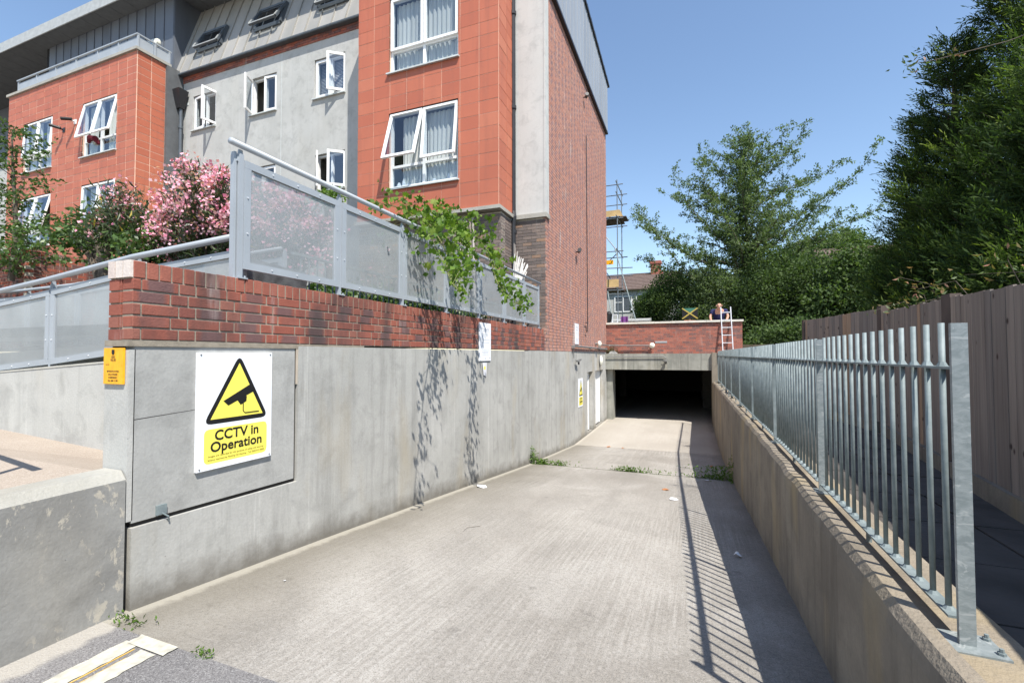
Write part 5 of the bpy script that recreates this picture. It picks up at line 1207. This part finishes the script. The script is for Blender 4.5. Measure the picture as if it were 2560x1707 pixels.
# conifers
def conifer(lab, base, H, r0, n, seedn, lean=0.):
    T = thing('conifer', lab, 'tree', base, 'conifers behind the timber fence'); r_ = np.random.default_rng(seedn); bx, by, bz = base
    mb = MB(); mb.tube([(bx, by, bz), (bx, by, bz+H*.6), (bx+lean, by, bz+H*.98)], [.16, .09, .012], 8)
    nl = int(60+H*26); fl = r_.random(nl)**1.15; al = r_.uniform(0, 2*np.pi, nl); ll_ = r0*(1-fl)**.95*np.minimum(1, .72+fl*2)*r_.uniform(.62, 1.22, nl)+.10
    li = r_.choice(nl, n, p=(ll_+.15)/(ll_+.15).sum()); t_l = r_.uniform(.12, 1., n)**.62
    sp_w = .055+.13*np.sin(np.pi*np.clip(t_l, 0, 1))**.8*np.minimum(1, ll_[li]+.3)
    an = al[li]; f = fl[li]; rho = t_l; rad = ll_[li]*t_l
    P = np.stack([bx+lean*f+rad*np.cos(an), by+rad*np.sin(an), bz+H*f+rad*.55+.25*t_l**2*ll_[li]-.35*ll_[li]], 1)+r_.normal(size=(n, 3))*sp_w[:, None]*np.array([1, 1, .75])
    out = np.stack([np.cos(an)*.8, np.sin(an)*.8, np.full(n, .62)], 1); out += r_.normal(scale=.25, size=(n, 3)); out /= np.linalg.norm(out, axis=1)[:, None]
    for k in range(nl):
        c_, s_ = math.cos(al[k]), math.sin(al[k]); q = ll_[k]*.9; zb = bz+H*fl[k]-.35*ll_[k]; mb.tube([(bx+lean*fl[k], by, zb), (bx+q*.5*c_, by+q*.5*s_, zb+q*.3), (bx+q*c_, by+q*s_, zb+q*.75)], [.025, .014, .005], 4)
    mb.build('trunk', M['bark'], T)
    # each spray: stem with side blades lying in one plane
    s = np.cross(out, r_.normal(size=(n, 3))); s /= np.linalg.norm(s, axis=1)[:, None]
    VV = []; RRR = []; L = r_.uniform(.14, .34, n)[:, None]; shade = r_.random(n)*.45 + .5*np.clip((rho-.7)*3.5, 0, 1)*r_.random(nl)[li]  # yellow-green limb tips; sunlight on some clumps is also put into this brightness
    for j in range(9):
        side = (-1)**j; t0 = .06+.105*j; b0 = P+out*L*t0; dr = out*(1. if j == 8 else .8)+s*side*(0 if j == 8 else .65)+r_.normal(scale=.12, size=(n, 3)); dr /= np.linalg.norm(dr, axis=1)[:, None]
        ll = L*(.40-.025*j) if j < 8 else L*.32; nn_ = np.cross(dr, r_.normal(size=(n, 3))); nn_ /= np.linalg.norm(nn_, axis=1)[:, None]; wd = ll*.115
        V = np.empty((n, 4, 3)); V[:, 0] = b0; V[:, 1] = b0+dr*ll*.5+nn_*wd; V[:, 2] = b0+dr*ll; V[:, 3] = b0+dr*ll*.5-nn_*wd; VV.append(V.reshape(-1, 3)); RRR.append(np.clip(shade+.05*j*.6, 0, 1))
    quads_obj('crown', np.concatenate(VV), np.concatenate(RRR), M['lf_con'], T)
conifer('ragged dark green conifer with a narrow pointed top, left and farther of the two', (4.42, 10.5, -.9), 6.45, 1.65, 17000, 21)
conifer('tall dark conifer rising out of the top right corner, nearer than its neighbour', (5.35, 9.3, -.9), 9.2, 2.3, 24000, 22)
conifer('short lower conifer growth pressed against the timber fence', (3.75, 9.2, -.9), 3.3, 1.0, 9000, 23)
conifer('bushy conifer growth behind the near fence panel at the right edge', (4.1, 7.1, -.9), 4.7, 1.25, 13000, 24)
# reddish shrub over the timber fence
PH = thing('reddish_shrub', 'shrub with pinkish new leaves hanging over the timber fence at the right edge', 'shrub', (2.7, 5, -.9))
mb = MB(); PP = []; DD = []
for k in range(9):
    a = Vector((3.0+random.uniform(-.2, .4), random.uniform(4.6, 7.2), -.6)); b = Vector((2.45+random.uniform(-.25, .35), a.y+random.uniform(-.4, .4), random.uniform(.45, .95))); c = b+Vector((random.uniform(-.45, -.1), random.uniform(-.3, .3), random.uniform(-.15, .1)))
    mb.tube([a, b, c], [.005, .003, .0015], 4)
    for q in range(40): f = random.random(); p = b.lerp(c, f) if q % 2 else a.lerp(b, .6+.4*f); PP.append(tuple(p+Vector([random.gauss(0, .06) for _ in range(3)]))); DD.append((-.4, 0, .3))
tw = [Vector((3.6, 6.1, 3.3)), Vector((2.9, 5.9, 3.05)), Vector((2.35, 5.9, 3.0)), Vector((2.1, 5.95, 3.02))]; mb.tube([Vector((3.6, 6.3, -.6)), Vector((3.8, 6.2, 2.2))]+tw, [.012, .010, .006, .005, .004, .002], 5)
for q in range(60): f = random.random()**.6; PP.append(tuple(tw[1].lerp(tw[3], f)+Vector([random.gauss(0, .06) for _ in range(3)]))); DD.append((-.4, 0, .3))
mb.build('branches', M['bark'], PH); V, rr = leaf_mesh(np.array(PP), .06, .35, np.array(DD), .7); quads_obj('foliage', V, rr, M['lf_pho'], PH)

# left foreground tree with round leaves
tree('garden_tree', 'leafy young tree at the left edge in front of the tiled bay', (-13.6, 5.3, 1.6), 3.3, 28, lambda f: (1.5 if f < .3 else .8)*(1-f)**.35+.15, .10, 'lf_small', 3, z0f=.02, rise=.2, twig=.22, tl=(.25, .6), r0=.06)
blob_tree('garden_shrub', 'spreading green shrub hanging over the brick planter left of the pink oleander', (-9.0, 4.6, 2.0), (1.05, .35, .30), 520, .10, 'lf_small', 'shrub', True, 5, seedn=9)
blob_tree('garden_shrub', 'low green shrub tucked between the tiled bay and the oleander', (-7.65, 4.4, 1.55), (.36, .25, .26), 300, .09, 'lf_small', 'shrub', True, 4, seedn=19)
# oleander
OLD = thing('oleander', 'large oleander bush covered in pink flowers behind the first screen panels', 'shrub', (-5.6, 4.9, .3))
mb = MB(); PP = []; DD = []; FP = []
for k in range(300):
    an = random.uniform(0, 6.28); rr_ = math.sqrt(random.random()); ex = -6.05+1.6*rr_*math.cos(an); ey = 4.7+.7*rr_*math.sin(an)
    top = 1.0+1.58*(1-.82*((ex+6.45)/2.3)**2)*random.uniform(.45, 1.)
    base = Vector((-6.0+random.uniform(-.9, .9), 4.8+random.uniform(-.25, .25), .3)); end = Vector((ex, ey, top)); mid = base.lerp(end, .55)+Vector((0, 0, .2))
    mb.tube([base, mid, end], [.016, .010, .004], 5)
    for q in range(70):
        f = random.uniform(.3, 1.)**.7; p = base.lerp(mid, f/.55) if f < .55 else mid.lerp(end, (f-.55)/.45); PP.append(tuple(p+Vector([random.gauss(0, .035) for _ in range(3)]))); u = (end-base).normalized()+Vector([random.gauss(0, .6) for _ in range(3)]); DD.append(tuple(u))
    if random.random() < .80:
        for q in range(random.randint(30, 60)): FP.append(tuple(end+Vector((random.gauss(0, .065), random.gauss(-.03, .065), random.gauss(0.02, .05)))))
    if random.random() < .35:
        e2 = mid.lerp(end, .6)+Vector((random.uniform(-.2, .2), random.uniform(-.3, 0), 0))
        for q in range(20): FP.append(tuple(e2+Vector([random.gauss(0, .06) for _ in range(3)])))
for cc in ((-8.35, 4.25, 2.10), (-8.15, 4.25, 2.38), (-7.85, 4.25, 2.05), (-7.7, 4.25, 2.22), (-8.55, 4.25, 1.95), (-8.0, 4.25, 2.30), (-7.85, 4.25, 2.45)):
    c = Vector(cc); mb.tube([Vector((-6.6, 5, .9)), Vector((-7.1, 4.95, 1.6)), c], [.016, .010, .005], 5)
    for q in range(55): FP.append(tuple(c+Vector([random.gauss(0, .10), random.gauss(0, .08), random.gauss(0, .07)])))
    for q in range(130): PP.append(tuple(c+Vector([random.gauss(0, .17), random.gauss(0, .12), random.gauss(-.15, .13)]))); DD.append((random.gauss(0, .5), random.gauss(0, .5), .6))
for k in range(26):
    c = Vector((-4.0+random.uniform(-2.2, .5), 4.6+random.uniform(-.3, .2), random.uniform(.9, 1.5)))
    for q in range(12): FP.append(tuple(c+Vector([random.gauss(0, .08) for _ in range(3)])))
mb.build('branches', M['bark'], OLD); V, rr = leaf_mesh(np.array(PP), .13, .17, np.array(DD), .25); quads_obj('foliage', V, rr, M['lf_ole'], OLD)
V, rr = leaf_mesh(np.array(FP), .046, .95, None, 1.); quads_obj('flowers', V, rr, M['petal'], OLD)
blob_tree('ground_shrub', 'low green planting behind the gap under the screen', (-4.3, 6.6, .62), (.6, 2.6, .38), 1500, .09, 'lf_small', 'shrub', False, 5, seedn=12)
# window-box plant at the fourth grey window
blob_tree('pot_plant', 'small leafy plant just below the lower open grey window', (-9.0, 9.6, 4.15), (.4, .2, .18), 160, .09, 'lf_weed', 'plant', True, 3, seedn=14)
# grapevine
GV = thing('grapevine', 'bright green grapevine spilling over the handrail and screen', 'vine', (-3.2, 5.5, 1.6))
shoots = [[(-3.3,5.0,1.2),(-3.2,4.65,1.71),(-3.05,4.85,1.6),(-2.85,4.8,1.28),(-2.7,4.73,1.06),(-2.55,4.65,.85)],
 [(-3.2,5.09,1.78),(-3.1,5.88,1.88),(-2.9,6.13,1.69),(-2.7,6.09,1.36),(-2.5,5.77,1.04),(-2.3,5.52,.83),(-2.1,5.38,.66),(-1.95,5.27,.60)],
 [(-3.2,5.49,1.78),(-3.0,5.47,1.65),(-2.9,5.51,1.32),(-2.8,5.49,1.21)], [(-3.3,6.26,1.94),(-3.25,5.37,1.86),(-3.25,4.64,1.76),(-3.25,4.19,1.69)],
 [(-3.2,5.09,1.78),(-2.9,4.98,1.42),(-2.75,4.91,1.19),(-2.5,4.44,.91),(-2.2,4.02,.70),(-2.0,3.76,.60)], [(-3.3,6.4,1.9),(-3.1,6.5,1.85),(-2.95,6.5,1.55),(-2.85,6.45,1.35)], [(-3.35,4.6,1.6),(-3.3,5.4,1.95),(-3.3,6.2,2.05)]]
pol = [(0,0),(.22,-.16),(.5,-.12),(.42,.10),(.66,.30),(.40,.42),(.36,.66),(.16,.56),(0,.92),(-.16,.56),(-.36,.66),(-.40,.42),(-.66,.30),(-.42,.10),(-.5,-.12),(-.22,-.16)]
lm = D.meshes.new('leaf'); vv = [(x*.78, y*.78, -.10*abs(x)) for x, y in pol]+[(0, .2, .02)]; nP = len(pol); lm.from_pydata(vv, [], [(i, (i+1) % nP, nP) for i in range(nP)]); lm.materials.append(M['vine_leaf'])
mb = MB(); LV = []
dens = [42, 66, 40, 34, 46, 26, 34]
for sh, dn in zip(shoots, dens):
    P3 = [Vector(p) for p in sh]; mb.tube(P3, [.009-.006*k/len(P3) for k in range(len(P3))], 5)
    for q in range(dn):
        f = (q+random.random())/dn*(len(P3)-1); i = int(f); p = P3[i].lerp(P3[i+1], f-i); sp = .13*(1-.6*f/len(P3))
        o = Vector((abs(random.gauss(0, sp)) if p.x > -3.1 else random.gauss(.03, sp), random.gauss(0, sp), random.gauss(0, sp*.9))); mb.tube([p, p+o*.9], .0025, 3)
        LV.append((p+o, random.uniform(.085, .15)*(1 if f < len(P3)-3 else .55)))
mb.build('stems', M['stem'], GV)
SP = []
for p, s_ in LV:
    for q in range(4): SP.append(tuple(p+Vector((abs(random.gauss(0, .05)), random.gauss(0, .06), random.gauss(0, .06)))))
V, rr = leaf_mesh(np.array(SP), .07, .75, None, 1., .4); stuff(quads_obj('small_leaves', V, rr, M['lf_vine'], GV))
for p, s in LV[:298]:
    o = link('leaf', lm, GV); o.location = p; o.rotation_euler = (R(random.uniform(60, 150)), R(random.uniform(-30, 30)), R(random.uniform(20, 160))); o.scale = (s, s, s)
# weeds
def weeds(lab, spots, n, h, name='weed_clump', leaf=.05):
    W = []
    for (x, y, rx, ry, k) in spots:
        for _ in range(k): W.append((random.gauss(x, rx), random.gauss(y, ry), None))
    P = np.array([(max(XW+.01, a), b, zr(b)+random.random()**2*h) for a, b, _ in W]); V, rr = leaf_mesh(P, leaf, .4, np.tile([0, 0, .5], (len(P), 1)), .8); o = quads_obj(name, V, rr, M['lf_weed']); tag(o, lab, 'weeds'); stuff(o); return o
weeds('green weeds growing in the slab joint at the left wall', [(-2.95, 9.15, .07, .03, 240), (-2.65, 9.18, .18, .015, 180)], 0, .10)
weeds('weed tuft in the middle of the slab joint', [(-1.15, 9.2, .17, .02, 260), (-.7, 9.2, .25, .008, 50)], 0, .09)
weeds('shaded weed clump in the slab joint against the right wall', [(.25, 9.22, .2, .04, 260), (.45, 9.3, .12, .12, 260)], 0, .22)
tag(quads_obj('tall_weed', *leaf_mesh(np.array([(XW+.06+random.gauss(0, .03), 9.14+random.gauss(0, .03), -2.25+random.random()*.34) for _ in range(120)]), .07, .25, None, 1.), M['lf_weed']), 'single tall weed standing against the left wall joint', 'weeds')
weeds('thin dry weeds at the foot of the joint between low wall and long wall', [(-3.03, 1.71, .09, .025, 75)], 0, .035, leaf=.026)
weeds('small weed tuft at the edge of the asphalt near the painted lines', [(-2.33, 1.66, .035, .014, 55)], 0, .02, leaf=.022)
weeds('climbing weed on the right wall above the shaded weeds', [(.60, 9.0, .02, .08, 90)], 0, .45)
tag(quads_obj('moss_line', *leaf_mesh(np.array([(random.uniform(-3.1, .5), 9.195+random.gauss(0, .008), -2.262) for _ in range(700)]), .013, .5, None, 1.), M['lf_weed']), 'thin line of moss filling the slab joint across the ramp', 'moss')
DG = thing('dry_grass_tuft', 'yellowish plants and rubble on the ledge in the corner over the garage', 'plant', (-3, 18.1, .05))
V, rr = leaf_mesh(np.array([(-3.0+random.gauss(0, .16), 18.15+random.gauss(0, .04), .05+abs(random.gauss(0, .12))) for _ in range(260)]), .09, .15, np.tile([0, 0, .8], (260, 1)), .6); quads_obj('foliage', V, rr, M['lf_pho'], DG)
MB().hexa([(-3.05,18.06,.03),(-2.7,18.06,.03),(-2.7,18.2,.03),(-3.05,18.2,.03),(-2.98,18.08,.12),(-2.82,18.08,.14),(-2.8,18.18,.12),(-2.95,18.18,.1)]).build('rubble', M['stone'], DG)
# litter
def litter(x, y, s, lab, mat='litter', tall=.03):
    mb = MB(); z = zr(y); pts = [(x+s*math.cos(a)*random.uniform(.5, 1), y+s*math.sin(a)*random.uniform(.5, 1), z+.004+random.uniform(0, tall)) for a in np.linspace(0, 6.28, 7)[:-1]]
    mb.add(pts+[(x, y, z+tall)], [(i, (i+1) % 6, 6) for i in range(6)]); tag(mb.build('litter', M[mat]), lab, 'litter')
litter(-2.95, 6.3, .10, 'crumpled white wrapper near the foot of the left wall'); litter(-.28, 6.9, .09, 'flat white paper scrap right of centre on the ramp', tall=.015)
litter(-.42, 7.6, .06, 'dry orange leaf just beyond the white paper scrap', 'leaf_lit'); litter(.2, 8.9, .06, 'white scrap among the shaded weeds'); litter(.35, 4.6, .05, 'crumpled plastic bag in the shade by the right wall', tall=.05)
litter(-2.7, 2.5, .012, 'tiny white pebble near the left wall', tall=.01); litter(-2.2, 12.9, .07, 'small brown leaf at the second slab joint', 'leaf_lit'); litter(-1.8, 12.85, .06, 'curled brown leaf to the right on the second joint', 'leaf_lit'); litter(.33, 10.7, .05, 'red scrap in the shade near the garage', 'leaf_lit')
tag(MB().tube([(-2.15, 4.16, zr(4.16)+.003), (-2.16, 4.27, zr(4.27)+.006), (-2.08, 4.40, zr(4.4)+.003)], .0018, 4).build('twig', M['bark']), 'thin curved twig on the ramp near the left wall', 'twig')
for o in D.objects:
    if '_w' in o: del o['_w']
